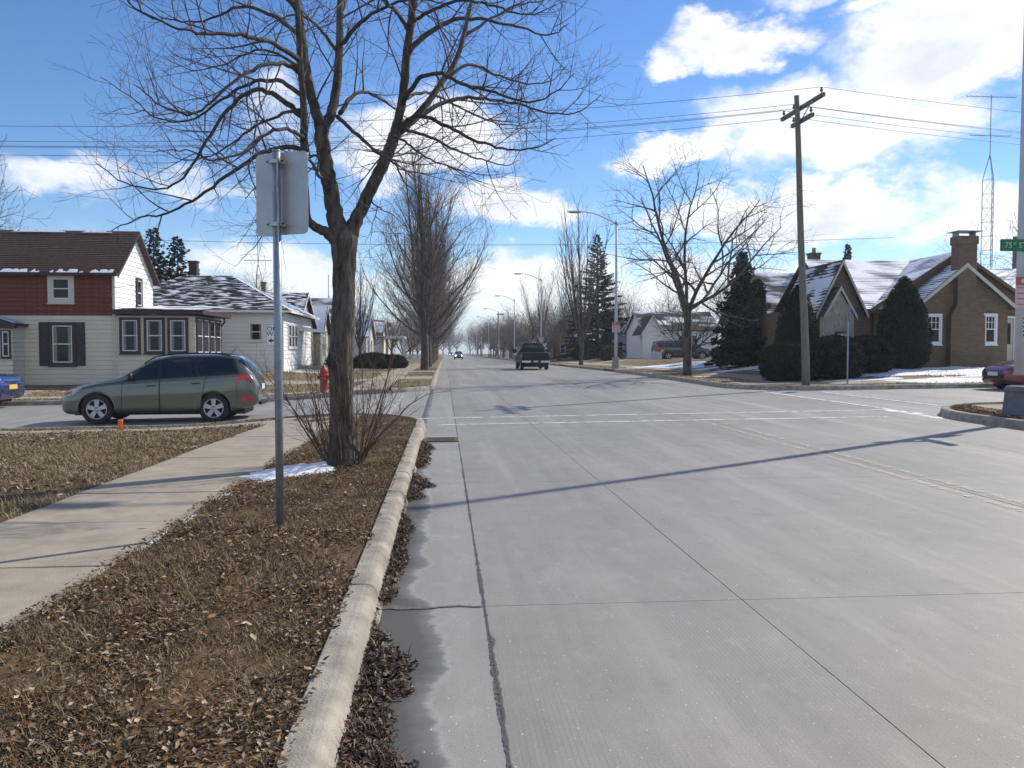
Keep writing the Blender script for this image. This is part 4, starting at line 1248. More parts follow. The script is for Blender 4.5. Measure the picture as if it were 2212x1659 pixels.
DOME = [(.8, 0), (1.05, .3), (1.1, .7), (1.0, 1.1), (.75, 1.4), (.4, 1.56), (.02, 1.6)]
clipped('clipped_yew', 18.3, 31.4, CONE, 'tall clipped cone evergreen between stone entrance gable and chimney', 1, n=9000, leaf=.045)
clipped('clipped_yew', 14.3, 32.3, [(q * .86, z * .99) for q, z in CONE], 'clipped cone evergreen behind the utility pole', 2, n=8000, leaf=.045)
for i, (x, y, s, h, lb) in enumerate([(13.0, 29.9, 1.0, .92, 'round clipped hedge left of the utility pole'), (14.6, 29.7, .98, .98, 'round clipped hedge behind the utility pole foot'), (16.2, 30.4, .9, .86, 'round clipped hedge below the stone entrance gable')]):
    clipped('clipped_hedge', x, y, [(q * s, z * h) for q, z in DOME], lb, 10 + i, n=6000, leaf=.05)
clipped('evergreen_bush', -6.4, 51.5, [(q * .8, z * .62) for q, z in DOME], 'brown green bush before the yellow gabled house', 21, n=2500, leaf=.07)
clipped('evergreen_bush', -5.2, 60, [(q * 1.2, z * .7) for q, z in DOME], 'dark bush left of the far porch', 22, n=2500, leaf=.08)
clipped('evergreen_bush', -3.9, 62, [(q * 1.0, z * .62) for q, z in DOME], 'low dark bush right under the far porch', 23, n=2500, leaf=.08)
clipped('bare_bush', 15.6, 76, [(q * .9, z * .8) for q, z in DOME], 'reddish brown bush before the grey house', 24, n=2500, leaf=.1, m='leaf_wet')
clipped('evergreen_bush', 25.4, 71, [(q * 1.5, z * .75) for q, z in DOME], 'dark spreading bush right of the van', 25, n=3500, leaf=.1)
clipped('evergreen_bush', 15.2, 88, [(q * 1.3, z * .9) for q, z in DOME], 'dark bush at the orange brick house', 26, n=2500, leaf=.1)
clipped('evergreen_bush', 19.3, 36.8, [(q * 1.0, z * .7) for q, z in DOME], 'dark shrub under the eaves behind the tall cone evergreen', 27, n=2500, leaf=.06)
# ------------------------------------------------------------------ houses
MAT['cream'] = mat('cream siding paint', (.59, .54, .43), (.65, .60, .49), 3, .7, .1, 30, sc3=(.4, .4, 3))
MAT['white_siding'] = mat('white siding', (.77, .765, .73), (.83, .825, .79), 3, .65, .08, 30, sc3=(.4, .4, 3))
MAT['pale_yellow'] = mat('pale yellow siding', (.58, .52, .38), (.66, .60, .45), 3, .7, .08, 30)
MAT['redshake'] = mat('red brown shakes', (.125, .036, .024), (.20, .062, .04), 5, .85, .4, 25, sc3=(3, 3, .6))
MAT['trim_brown'] = mat('dark plum brown trim', (.035, .025, .03), (.055, .04, .044), 6, .6)
MAT['trim_cream'] = mat('cream trim', (.55, .52, .43), rough=.6)
MAT['sash'] = mat('white sash', (.66, .66, .66), (.72, .72, .72), 9, .5)
MAT['roof_brown'] = mat('brown shingle', (.05, .028, .022), (.105, .06, .046), 4, .95, .5, 40, sc3=(2, .5, 4), detail=9)
MAT['roof_green'] = mat('dark green shingle', (.012, .02, .018), (.032, .044, .038), 4, .95, .5, 40)
MAT['roof_grey'] = mat('grey brown shingle', (.055, .047, .045), (.11, .095, .09), 4, .95, .5, 40)
MAT['roof_pale'] = mat('pale grey shingle', (.14, .14, .14), (.2, .2, .195), 4, .95, .5, 40)
MAT['concrete'] = mat('old foundation', (.28, .26, .23), (.36, .34, .30), 3, .9, .2, 30)
MAT['stone'] = mat('pale lannon stone', (.36, .32, .26), (.50, .45, .37), 4, .9, .4, 14)
MAT['blueshutter'] = mat('blue shutter', (.03, .06, .14), (.04, .07, .17), 5, .6)
MAT['greyblue'] = mat('grey blue siding', (.26, .30, .35), (.31, .35, .40), 3, .7)
MAT['curtain'] = mat('drawn curtain', (.17, .17, .155), (.27, .27, .25), 7, .9, sc3=(6, 6, .3))

def wall(par, x, y, z, length, h, rz, m, exp=.19, gable=0, boards=True, thick=.2, name='siding_board', apex=.5):
    """a wall seen from outside: origin lower left, running along +x before turning by rz; lap boards stand proud of it"""
    poly = [(0, 0), (length, 0), (length, h)] + ([(length * apex, h + gable)] if gable else []) + [(0, h)]
    MB().prism(poly, 0.0, thick, 'y').obj('wall', m, par, False, True, (x, y, z), rz)
    if not boards: return
    cache = {}
    n = int((h + gable) / exp)
    for i in range(n):
        z0 = i * exp
        if z0 + exp <= h + 1e-6:
            a, b, a1, b1 = 0, length, 0, length
        else:
            def xl(q): return max(0, (q - h) / gable) * length * apex if q > h else 0
            def xr(q): return length - (max(0, (q - h) / gable) * length * (1 - apex) if q > h else 0)
            a, b, a1, b1 = xl(z0), xr(z0), xl(z0 + exp), xr(z0 + exp)
            if b1 - a1 < .05: break
        key = (a, b, a1, b1)
        if key not in cache:
            mb = MB()
            e = exp - .014
            mb.add([(a, -.034, 0), (b, -.034, 0), (b, 0, 0), (a, 0, 0), (a1, -.006, e), (b1, -.006, e), (b1, 0, e), (a1, 0, e)],
                   [(0, 1, 5, 4), (0, 3, 2, 1), (1, 2, 6, 5), (3, 0, 4, 7), (4, 5, 6, 7)])
            cache[key] = mb.mesh(name)
        c, s = cos(rz), sin(rz)
        link(name, cache[key], m, par, (x, y, z + z0), rz)

def ring(mb, w, h, t, y0, y1, z0=0):
    mb.box(-w / 2, w / 2, y0, y1, z0, z0 + t); mb.box(-w / 2, w / 2, y0, y1, z0 + h - t, z0 + h)
    mb.box(-w / 2, -w / 2 + t, y0, y1, z0 + t, z0 + h - t); mb.box(w / 2 - t, w / 2, y0, y1, z0 + t, z0 + h - t)
    return mb
def window(par, x, y, z, w, h, rz, trim, sash='sash', tw=.1, mull=0, curtain=False, label=None):
    """x, y, z: middle of the sill line on the wall face; outward is -y before turning by rz"""
    f = ring(MB(), w, h, tw, -.075, -.001).obj('window', MAT[trim], par, False, False, (x, y, z), rz)
    if label: f['label'] = label
    iw, ih = w - 2 * tw, h - 2 * tw
    s = MB(); ring(s, iw, ih, .045, -.056, -.002, tw); s.box(-iw / 2 + .045, iw / 2 - .045, -.056, -.003, h / 2 - .022, h / 2 + .022)
    for k in range(mull):
        xx = -iw / 2 + iw * (k + 1) / (mull + 1)
        s.box(xx - .012, xx + .012, -.05, -.003, h / 2 + .022, h - tw - .045)
    if mull: s.box(-iw / 2 + .045, iw / 2 - .045, -.049, -.004, h * .72 - .01, h * .72 + .01)
    s.obj('sash', MAT[sash], f)
    for (za, zb) in ((tw + .045, h / 2 - .022), (h / 2 + .022, h - tw - .045)):
        MB().box(-iw / 2 + .04, iw / 2 - .04, -.043, -.038, za - .004, zb + .004).obj('pane', MAT['glass'], f)
    if curtain:
        mb = MB()
        for sd in (-1, 1):
            mb.grid(10, 1, lambda u, v: (sd * (iw / 2 - .05 - u * iw * .16), -.046 - .0015 * sin(u * 25), tw + .06 + v * (ih - .12)))
        mb.obj('curtain', MAT['curtain'], f)
    MB().box(-w / 2 - .03, w / 2 + .03, -.105, -.002, -.04, -.002).obj('sill', MAT[trim], f)
    return f
def roof_slope(par, A, B, C, D, m, step=.15, lift=.022, thick=.10, snow=None, name='roof'):
    """A, B: eave left and right, C, D: ridge left and right, seen from outside; shingle courses overlap downhill"""
    A, B, C, D = map(Vector, (A, B, C, D))
    nrm = (B - A).cross(C - A) if (C - A).length > .01 else (B - A).cross(D - A)
    nrm.normalize()
    if nrm.z < 0: nrm = -nrm
    L = ((C + D) / 2 - (A + B) / 2).length
    n = max(3, int(L / step))
    P = lambda u, v: A.lerp(B, u).lerp(C.lerp(D, u), v)
    mb = MB()
    for i in range(n):
        v0, v1 = i / n, (i + 1) / n
        a, b, c, d = P(0, v0), P(1, v0), P(1, v1), P(0, v1)
        mb.add([(a + nrm * lift)[:], (b + nrm * lift)[:], (c + nrm * .002)[:], (d + nrm * .002)[:], (a)[:], (b)[:]], [(0, 1, 2, 3), (4, 5, 1, 0)])
    dn = -nrm * thick
    mb.add([A[:], B[:], D[:], C[:], (A + dn)[:], (B + dn)[:], (D + dn)[:], (C + dn)[:]], [(7, 6, 5, 4), (0, 4, 5, 1), (1, 5, 6, 2), (3, 2, 6, 7), (0, 3, 7, 4)])
    o = mb.obj(name, m, par)
    if snow:
        cover, amp, fx, fy, seed = snow
        nx, ny = int(max(12, (B - A).length / .085)), n * 3
        val = {}
        for j in range(ny + 1):
            for i in range(nx + 1):
                u, v = i / nx, j / ny
                p = P(.004 + u * .992, .004 + v * .992)
                q = p.x * fx + p.y * fx
                hh = .012 + .03 * (cover - .5) + amp * fbm(q, L * v * fy, seed, 6)
                val[i, j] = (p + nrm * hh, hh)
        V, F, idx = [], [], {}
        for j in range(ny):
            for i in range(nx):
                c = [(i, j), (i + 1, j), (i + 1, j + 1), (i, j + 1)]
                if max(val[q][1] for q in c) > .001:
                    f = []
                    for q in c:
                        if q not in idx: idx[q] = len(V); V.append(val[q][0][:])
                        f.append(idx[q])
                    F.append(f)
        if F:
            s = np_mesh('snow', V, F, MAT['snow'], o, True); s['kind'] = 'stuff'
    return o
def gable_roof(par, x0, x1, y0, y1, ze, zr, axis, m, oh=.3, snow=None, snow2=None, rake='white', ridge=None):
    """eave height ze over the walls, ridge along axis"""
    if axis == 'x':
        ym = (y0 + y1) / 2 if ridge is None else ridge
        s1, s2 = (zr - ze) / (ym - y0), (zr - ze) / (y1 - ym)
        a, b = x0 - oh, x1 + oh
        roof_slope(par, (a, y0 - oh, ze - s1 * oh), (b, y0 - oh, ze - s1 * oh), (a, ym, zr), (b, ym, zr), m, snow=snow)
        roof_slope(par, (b, y1 + oh, ze - s2 * oh), (a, y1 + oh, ze - s2 * oh), (b, ym, zr), (a, ym, zr), m, snow=None)
        for xx, sg in ((a, -1), (b, 1)):
            MB().prism([(y0 - oh, ze - s1 * oh - .16), (y0 - oh, ze - s1 * oh - .01), (ym, zr - .01), (y1 + oh, ze - s2 * oh - .01), (y1 + oh, ze - s2 * oh - .16), (ym, zr - .16)],
                       xx + sg * .002, xx + sg * .03, 'x').obj('rake_board', MAT[rake], par, fix=True)
    else:
        xm = (x0 + x1) / 2 if ridge is None else ridge
        s1, s2 = (zr - ze) / (xm - x0), (zr - ze) / (x1 - xm)
        a, b = y0 - oh, y1 + oh
        roof_slope(par, (x0 - oh, b, ze - s1 * oh), (x0 - oh, a, ze - s1 * oh), (xm, b, zr), (xm, a, zr), m, snow=snow)
        roof_slope(par, (x1 + oh, a, ze - s2 * oh), (x1 + oh, b, ze - s2 * oh), (xm, a, zr), (xm, b, zr), m, snow=snow2)
        MB().prism([(x0 - oh, ze - s1 * oh - .18), (x0 - oh, ze - s1 * oh - .01), (xm, zr - .01), (x1 + oh, ze - s2 * oh - .01), (x1 + oh, ze - s2 * oh - .18), (xm, zr - .18)],
                   a - .03, a - .002, 'y').obj('rake_board', MAT[rake], par, fix=True)
def chimney(par, x, y, z0, z1, w, d, m, pot=True):
    c = MB().box(x - w / 2, x + w / 2, y - d / 2, y + d / 2, z0, z1).box(x - w / 2 - .05, x + w / 2 + .05, y - d / 2 - .05, y + d / 2 + .05, z1 + .002, z1 + .10).obj('chimney', MAT[m], par)
    if pot: MB().lathe([(.11, 0), (.10, .3)], 10, (x, y, z1 + .1)).obj('flue', MAT['brick_orange'], c)
def text(par, s, size, loc, m, rz=0, face=True, depth=.003, align='CENTER', sx=1.0):
    cu = bpy.data.curves.new('lettering', 'FONT'); cu.body = s; cu.size = size; cu.extrude = depth; cu.align_x = align; cu.align_y = 'CENTER'
    cu.resolution_u = 3
    t = bpy.data.objects.new('tmp', cu); COL.objects.link(t)
    me = bpy.data.meshes.new_from_object(t.evaluated_get(bpy.context.evaluated_depsgraph_get()))
    bpy.data.objects.remove(t); bpy.data.curves.remove(cu)
    me.name = 'lettering'; me.materials.clear()
    o = link('lettering', me, m, par, loc)
    o.rotation_euler = (pi / 2, 0, rz); o.scale = (sx, 1, 1)
    return o

# --- two storey house on the left, seen from its side-street front
H = empty('house', (-14.68, 38, 0.0))
tag(H, 'two storey house with cream lower wall, red brown shake upper wall and plum trim', 'house')
wall(H, -16, 0, -.1, 16, 3.2, 0, MAT['cream'], .20)
wall(H, -16, 0, 3.101, 16, 2.05, 0, MAT['redshake'], .20, thick=.2, name='shake_course')
wall(H, 0, 0, -.1, 4.86, 5.25, pi / 2, MAT['white_siding'], .225, gable=2.0)
MB().box(-.06, .05, -.05, .06, -.1, 5.1).obj('corner_board', MAT['trim_cream'], H)
gable_roof(H, -16, 0, 0, 4.86, 5.15, 7.2, 'x', MAT['roof_brown'], .28, snow=None, rake='trim_brown')
MB().box(-16, .28, -.42, -.28, 4.86, 4.97).obj('gutter', MAT['trim_brown'], H)
# snow caught behind the gutter and along the ridge
def strip_snow(par, x0, x1, y, z, w, h, seed, thr=-.1):
    V, F = [], []
    n = int((x1 - x0) / .05)
    for i in range(n + 1):
        x = x0 + (x1 - x0) * i / n
        k = max(0, fbm(x * 1.1, seed, 0, 6) + .6 * fbm(x * 5, seed, 3) - thr)
        ww = w * min(1, k * 2.2); hh = h * min(1, k * 1.8)
        V += [(x, y, z), (x, y + ww * .5, z + hh + ww * .4), (x, y + ww, z + ww * .85 + .004)]
    for i in range(n):
        a = 3 * i
        F += [(a, a + 3, a + 4, a + 1), (a + 1, a + 4, a + 5, a + 2)]
    o = np_mesh('snow', V, F, MAT['snow'], par, True); o['kind'] = 'stuff'
strip_snow(H, -16, .1, -.36, 4.965, .2, .025, 1.3, -.22)
strip_snow(H, -9, -.5, 2.2, 7.09, .14, .015, 4.4, .0)
window(H, -2.24, -.02, 3.63, 1.12, 1.30, 0, 'trim_cream', tw=.2)
window(H, -2.22, -.02, .86, 1.14, 1.94, 0, 'trim_brown', tw=.15, curtain=True)
for xx in (-3.02, -1.46):
    s = MB().box(xx - .2, xx + .2, -.065, -.03, .86, 2.80)
    for k in range(14): s.box(xx - .15, xx + .15, -.078, -.065, .95 + k * .13, 1.03 + k * .13)
    s.obj('shutter', MAT['trim_brown'], H)
window(H, .022, 2.9, 3.6, .72, 1.42, pi / 2, 'trim_brown', tw=.11)
# entrance porch at the frame's edge
wall(H, -9.0, -1.0, -.1, 5.12, 2.85, 0, MAT['cream'], .2)
wall(H, -3.88, -1.0, -.1, 1.0, 2.85, pi / 2, MAT['cream'], .2)
window(H, -4.12, -1.02, 1.22, .40, 1.2, 0, 'trim_brown', tw=.06)
gable_roof(H, -9.0, -3.88, -1.0, .2, 2.75, 3.45, 'y', MAT['roof_brown'], .22, snow2=(.75, .02, .6, 1, 3.0), rake='trim_brown', ridge=-6.2)
MB().box(-9.2, -3.66, -1.2, -1.03, 2.5, 2.72).obj('fascia', MAT['trim_brown'], H)
text(H, '2800', .2, (-4.78, -1.045, 1.93), MAT['black'])
MB().box(-5.05, -4.55, -1.16, -1.03, 1.42, 1.56).obj('mailbox', MAT['black'], H)
# sun room on the gable side
wall(H, 0, .0, -.1, 3.48, 3.2, 0, MAT['cream'], .2)
wall(H, 3.48, .0, -.1, 4.4, 3.2, pi / 2, MAT['cream'], .2)
for xx in (.68, 1.74, 2.76):
    window(H, xx, -.02, 1.40, .90, 1.62, 0, 'trim_brown', tw=.12, curtain=True)
for k in range(4):
    window(H, 3.505, .55 + k * 1.02, 1.38, .92, 1.66, pi / 2, 'trim_brown', tw=.07)
r_ = MB().box(-.05, 3.95, -.35, 4.6, 3.17, 3.34).obj('roof', MAT['trim_brown'], H)
roof_slope(H, (0.03, -.4, 3.345), (4.0, -.4, 3.345), (.03, 4.6, 3.75), (4.0, 4.6, 3.75), MAT['roof_grey'], thick=.02, snow=(.8, .02, .4, .5, 7.0))
MB().tube([(3.72, 4.1, 3.2), (3.72, 4.1, 2.95), (3.55, 4.1, 2.75), (3.55, 4.1, .1)], .045, 8).obj('downspout', MAT['trim_brown'], H)

# --- white hip roofed bungalow
H = empty('house', (-8.64, 45, .31))
tag(H, 'white bungalow with dark green hip roof dusted with snow', 'house')
wall(H, -10, 0, -.2, 10, 3.5, 0, MAT['white_siding'], .21)
wall(H, 0, 0, -.2, 9, 3.5, pi / 2, MAT['white_siding'], .21)
E_, R_ = 3.42, 5.66
e = .42
A, B, C_, D = (-10 - e, -e, E_), (e, -e, E_), (e, 9 + e, E_), (-10 - e, 9 + e, E_)
r1, r2 = (-6.5, 4.5, R_), (-3.85, 4.5, R_)
roof_slope(H, A, B, r1, r2, MAT['roof_green'], snow=(.27, .036, 1.3, 6.0, 2.0))
roof_slope(H, B, C_, r2, r2, MAT['roof_green'], snow=(.7, .02, .5, .8, 5.0))
roof_slope(H, D, A, r1, r1, MAT['roof_green'], snow=(.7, .02, .5, .8, 6.0))
roof_slope(H, C_, D, r2, r1, MAT['roof_green'])
MB().box(-10 - e, e + .05, -e - .10, -e, E_ - .14, E_ - .02).box(e, e + .10, -e, 9 + e, E_ - .14, E_ - .02).obj('gutter', MAT['white'], H)
chimney(H, -6.1, 5.0, 4.8, 6.45, .45, .45, 'roof_brown', False)
window(H, -1.42, -.02, 1.75, .78, 1.02, 0, 'white', tw=.06, curtain=True)
window(H, -3.9, -.02, 1.45, .8, 1.3, 0, 'trim_brown', tw=.08)
for k in range(3): window(H, .025, 1.6 + k * .92, 1.4, .86, 1.35, pi / 2, 'white', tw=.06)
MB().prism([(0.02, 2.75), (1.45, 2.42), (1.45, 2.36), (0.02, 2.45)], 4.6, 6.4, 'y').obj('awning', MAT['white'], H, fix=True)
MB().box(1.3, 1.38, 4.7, 4.78, -.25, 2.38).box(1.3, 1.38, 6.2, 6.28, -.25, 2.38).obj('awning_post', MAT['white'], H)
MB().box(.05, 1.7, 4.3, 6.6, -.3, .38).box(1.7, 2.1, 4.6, 6.3, -.3, .12).obj('porch_step', MAT['concrete'], H)
MB().box(-9.9, -.05, -.05, -.036, -.3, .0).obj('foundation', MAT['concrete'], H)

# --- plain houses further off
def simple_house(label, x0, x1, y0, y1, base, eave, ridge, axis, wm, rm, wins=(), snow=None, snow2=None, boards=True, exp=.25, chim=None, rake='white', name='house', oh=.3, side_win=()):
    z0 = zl((x0 + x1) / 2, (y0 + y1) / 2)
    H = empty(name, (x0, y0, base)); tag(H, label, 'house')
    W, Dp = x1 - x0, y1 - y0
    h = eave - base
    ga = ridge - eave
    if axis == 'x':
        wall(H, 0, 0, -.3, W, h + .3, 0, MAT[wm], exp, boards=boards)
        wall(H, W, 0, -.3, Dp, h + .3, pi / 2, MAT[wm], exp, gable=ga, boards=boards and x1 < 0)
        wall(H, 0, Dp, -.3, Dp, h + .3, -pi / 2, MAT[wm], exp, gable=ga, boards=boards and x0 > 0)
    else:
        wall(H, 0, 0, -.3, W, h + .3, 0, MAT[wm], exp, gable=ga, boards=boards)
        wall(H, W, 0, -.3, Dp, h + .3, pi / 2, MAT[wm], exp, boards=boards and x1 < 0)
        wall(H, 0, Dp, -.3, Dp, h + .3, -pi / 2, MAT[wm], exp, boards=boards and x0 > 0)
    gable_roof(H, 0, W, 0, Dp, h, h + ga, axis, MAT[rm], oh, snow, snow2, rake)
    for (x, z, w, hh, trim) in wins: window(H, x, -.025, z, w, hh, 0, trim, tw=.08)
    for (y, z, w, hh, trim) in side_win: window(H, (W + .025) if x1 < 0 else -.025, y, z, w, hh, pi / 2 if x1 < 0 else -pi / 2, trim, tw=.08)
    if chim: chimney(H, *chim)
    return H
H = simple_house('pale gabled house with dark snow flecked roof right of the bungalow', -19, -9.5, 53.5, 60.5, .45, 3.3, 5.55, 'x', 'pale_yellow', 'roof_green', snow=(.5, .034, 1.5, 5.0, 11.0), side_win=[(2.0, 1.0, .9, 1.2, 'white'), (5.0, 1.0, .9, 1.2, 'white'), (3.5, 3.3, .5, .8, 'white')], chim=(6.8, 3.5, 4.6, 5.7, .3, .3, 'brick_orange', False))
H = simple_house('long cream house with reddish roof and a low front wing', -19, -8.6, 66, 74, .45, 3.5, 6.05, 'x', 'white_siding', 'roof_grey', snow=(.45, .03, .35, .8, 12.0), side_win=[(2.2, 1.0, 1.0, 1.3, 'white'), (5.6, 1.0, 1.0, 1.3, 'white')])
H = simple_house('small cream gabled wing with snow white roof beside the red hydrant', -15, -9.1, 61.3, 65.2, .42, 3.2, 5.0, 'x', 'pale_yellow', 'roof_green', snow=(.95, .012, .5, .8, 13.0), side_win=[(1.9, 1.0, .9, 1.2, 'white')])
H = simple_house('white house with snow covered roof behind the big tree trunk', -17, -7.7, 82, 90, .45, 3.2, 5.2, 'x', 'white_siding', 'roof_pale', snow=(.92, .012, .5, .8, 14.0), side_win=[(2.0, 1.0, 1.0, 1.3, 'white'), (5.5, 1.0, 1.0, 1.3, 'white')])
H = simple_house('white house with pillared porch far along the left side', -17, -7.6, 99, 107, .45, 3.5, 5.6, 'x', 'white_siding', 'roof_brown', snow=(.55, .03, .4, .8, 15.0))
MB().box(9.4, 12.2, -.2, 6, 2.75, 3.05).obj('porch_roof', MAT['white'], H)
for yy in (0, 2.8, 5.6): MB().box(12.0, 12.2, yy, yy + .2, -.3, 2.75).obj('porch_post', MAT['white'], H)
MB().box(9.4, 12.4, -.2, 6, -.4, .25).obj('porch_floor', MAT['concrete'], H)
simple_house('dim house half hidden behind the street tree row', -18, -8, 118, 127, .5, 3.6, 6.0, 'x', 'pale_yellow', 'roof_brown', snow=(.4, .03, .4, .8, 16.0))

# --- brown brick house on the right corner
B_ = empty('house', (16, 33, .62)); tag(B_, 'brown brick corner house with big chimney, steep gables and snow lined roof', 'house')
b0 = .62
bk = MAT['brick_brown']
def L3(x, y, z): return (x - 16, y - 33, z - b0)
def bwall(x, y, z, length, h, rz, gable=0, m=bk, apex=.5): wall(B_, x - 16, y - 33, z - b0, length, h, rz, m, gable=gable, boards=False, apex=apex)
bwall(17.2, 34.4, .3, 2.62, 3.2, 0)
bwall(16.4, 34.9, .3, 1.0, 3.4, 0)
bwall(19.77, 33.0, .3, 4.06, 3.27, 0, 1.62)
bwall(19.77, 34.6, .3, 1.6, 3.27, -pi / 2)
bwall(18.6, 34.25, .3, 7.4, 3.2, 0, 2.35)
bwall(16.0, 41, .3, 7, 3.1, -pi / 2)
sn = lambda s, c=.60, a=.012: (c + .06, a, .7, 1.6, s)
# main roof, ridge along the street
roof_slope(B_, L3(16.9, 34.0, 3.30), L3(21.0, 34.0, 3.30), L3(16.9, 37.7, 5.85), L3(22.2, 37.7, 5.85), MAT['roof_grey'], snow=sn(1, .66))
roof_slope(B_, L3(22.4, 41.4, 3.30), L3(16.9, 41.4, 3.30), L3(22.2, 37.7, 5.85), L3(16.9, 37.7, 5.85), MAT['roof_grey'])
# big gable behind the chimney and the lower gable before it
def groof(x0, x1, y0, y1, ze, zr, oh=.25, snow=None, snow2=None, rake='trim_cream', ridge=None):
    gable_roof(B_, x0 - 16, x1 - 16, y0 - 33, y1 - 33, ze - b0, zr - b0, 'y', MAT['roof_grey'], oh, snow, snow2, rake, None if ridge is None else ridge - 16)
groof(18.6, 26.0, 34.25, 40, 3.5, 5.87, .25, sn(2, .60), None, 'brick_brown')
groof(19.77, 23.83, 33.0, 35.6, 3.57, 5.2, .28, sn(3, .62), None, 'trim_cream')
# roof running off to the right
roof_slope(B_, L3(24.5, 36.6, 3.6), L3(34, 36.6, 3.6), L3(24.5, 40, 5.75), L3(34, 40, 5.75), MAT['roof_grey'], snow=sn(4, .68))
bwall(24.5, 36.9, .3, 9.4, 3.2, 0)
# steep entrance gable and the small stone one before it
bwall(15.98, 34.0, .3, 2.0, 3.1, 0, 2.0)
gable_roof(B_, -.02, 1.98, 1.0, 4.7, 3.4 - b0, 5.42 - b0, 'y', MAT['roof_grey'], .16, sn(7, .56, .025), sn(5, .55), 'trim_cream')
wall(B_, 0.0, .4, -.3, 1.26, 2.85, 0, MAT['stone'], gable=1.05, boards=False, thick=.5)
gable_roof(B_, 0, 1.26, .4, 1.0, 3.18 - b0, 4.26 - b0, 'y', MAT['roof_grey'], .10, None, None, 'trim_cream')
rr = random.Random(5); z = -.1; row_ = 0          # stone blocks laid in courses
while z < 3.35:
    h = rr.choice((.13, .17, .21)); x = 0.0
    while x < 1.26:
        w = rr.uniform(.2, .48)
        x1 = min(1.26, x + w)
        lim = lambda q: abs(q - .63) < .63 * (1 - max(0, (z + h - 2.55)) / 1.05) - .02 if z + h > 2.55 else True
        if x1 - x > .06 and lim(x) and lim(x1) and not (.38 < (x + x1) / 2 < .95 and z < 1.75):
            p = rr.uniform(.02, .05)
            MB().box(x + .008, x1 - .008, .4 - p, .402, z + .008, z + h - .008).obj('stone', MAT['stone'], B_)
        x = x1
    z += h
MB().box(.42, .90, .36, .402, -.2, 1.72).obj('door', mat('dark teal door', (.03, .06, .06)), B_)
o_ = MB().box(.5, .8, .1, .34, 1.25, 1.62).obj('porch_lamp', mat('frosted lamp', (.65, .68, .6), rough=.3), B_)
# chimney
c = MB()
c.box(5.12, 6.62, -.32, .05, -.4, 2.35)
c.prism([(5.12, 2.352), (6.62, 2.352), (6.2, 2.9), (5.42, 2.9)], -.30, .05)
c.box(5.40, 6.22, -.28, .22, 2.902, 5.62)
c.box(5.36, 6.26, -.32, .26, 5.36, 5.70)
ch = c.obj('chimney', bk, B_)
cp = MB().box(5.28, 6.38, -.4, .34, 5.88, 5.91)
for xx in (5.42, 6.16): cp.box(xx, xx + .04, -.2, .2, 5.70, 5.88)
cp.obj('chimney_cap', MAT['galv'], ch)
window(B_, 4.51, -.02, 1.16, .72, 1.30, 0, 'white', 'white', .09, mull=2)
window(B_, 7.01, -.02, 1.16, .62, 1.32, 0, 'white', 'white', .09, mull=2)
MB().box(6.62, 6.74, 1.20, 1.27, 4.0, 4.5).obj('gable_vent', MAT['black'], B_)
d_ = MB().box(8.0, 8.95, 1.18, 1.26, -.1, 2.3).obj('door', MAT['trim_cream'], B_)
MB().box(8.12, 8.83, 1.165, 1.178, 1.2, 2.12).obj('pane', MAT['glass'], d_)
ring(MB(), 1.15, 2.55, .1, -.05, 0).obj('door_frame', MAT['white'], B_, False, False, (8.48, 1.2, -.12))
MB().tube([(1.9, 1.3, 2.65), (1.9, 1.33, 2.4), (1.9, 1.33, -.2)], .04, 8).obj('downspout', MAT['trim_brown'], B_)
MB().box(1.1, 3.75, .88, .98, 2.52, 2.62).obj('gutter', MAT['trim_brown'], B_)

# --- tan stone neighbour
H = simple_house('tan brick house with snow streaked roof behind the round hedges', 17.1, 27, 42, 49, .75, 3.5, 6.0, 'x', 'brick_tan', 'roof_grey', snow=(.55, .03, .5, .9, 21.0), boards=False, chim=(4.2, 4.0, 4.6, 6.35, .55, .55, 'brick_brown'), rake='trim_brown')
wall(H, 3.0, -1.2, -.3, 3.4, 3.05, 0, MAT['brick_tan'], gable=1.9, boards=False)
gable_roof(H, 3.0, 6.4, -1.2, 3.0, 2.75, 4.7, 'y', MAT['roof_grey'], .25, (.6, .02, .5, .9, 22.0), None, 'trim_brown')
window(H, 1.4, -.02, .9, .9, 1.2, 0, 'white', tw=.07)

# --- houses behind the van and beyond
H = simple_house('white house with blue shutters behind the parked van', 19.6, 27, 79, 87, .75, 3.85, 5.7, 'x', 'white_siding', 'roof_grey', wins=[(4.2, .9, 1.0, 1.5, 'white'), (1.0, .9, .8, 1.4, 'white')], snow=(.3, .04, .4, .7, 31.0), exp=.28)
for xx in (3.5, 4.9, .4, 1.6): MB().box(xx - .16, xx + .16, -.07, -.03, .9, 2.4).obj('shutter', MAT['blueshutter'], H)
wall(H, -.6, -1.4, -.3, 2.0, 3.1, 0, MAT['white_siding'], .28, gable=1.6)
gable_roof(H, -.6, 1.4, -1.4, 2, 2.8, 4.4, 'y', MAT['roof_grey'], .2, None, (.9, .015, .5, .7, 33.0))
H = simple_house('grey blue house with gabled front left of the van', 19.0, 21.4, 91, 99, .75, 3.1, 4.7, 'y', 'greyblue', 'roof_pale', wins=[(.75, .7, .7, 1.4, 'greyblue'), (1.7, .7, .6, 1.4, 'greyblue')], exp=.28)
simple_house('low grey blue wing roofed in pale shingle behind the bush', 21.5, 26, 93, 99, .75, 3.15, 4.9, 'x', 'greyblue', 'roof_pale', exp=.28)
simple_house('low orange brick garage with snowy roof under the tall spruce', 15.8, 20.5, 95.5, 102, .65, 2.85, 4.3, 'x', 'brick_orange', 'roof_brown', wins=[(3.3, .7, 1.4, 1.2, 'white')], snow=(.85, .02, .4, .7, 41.0), boards=False)
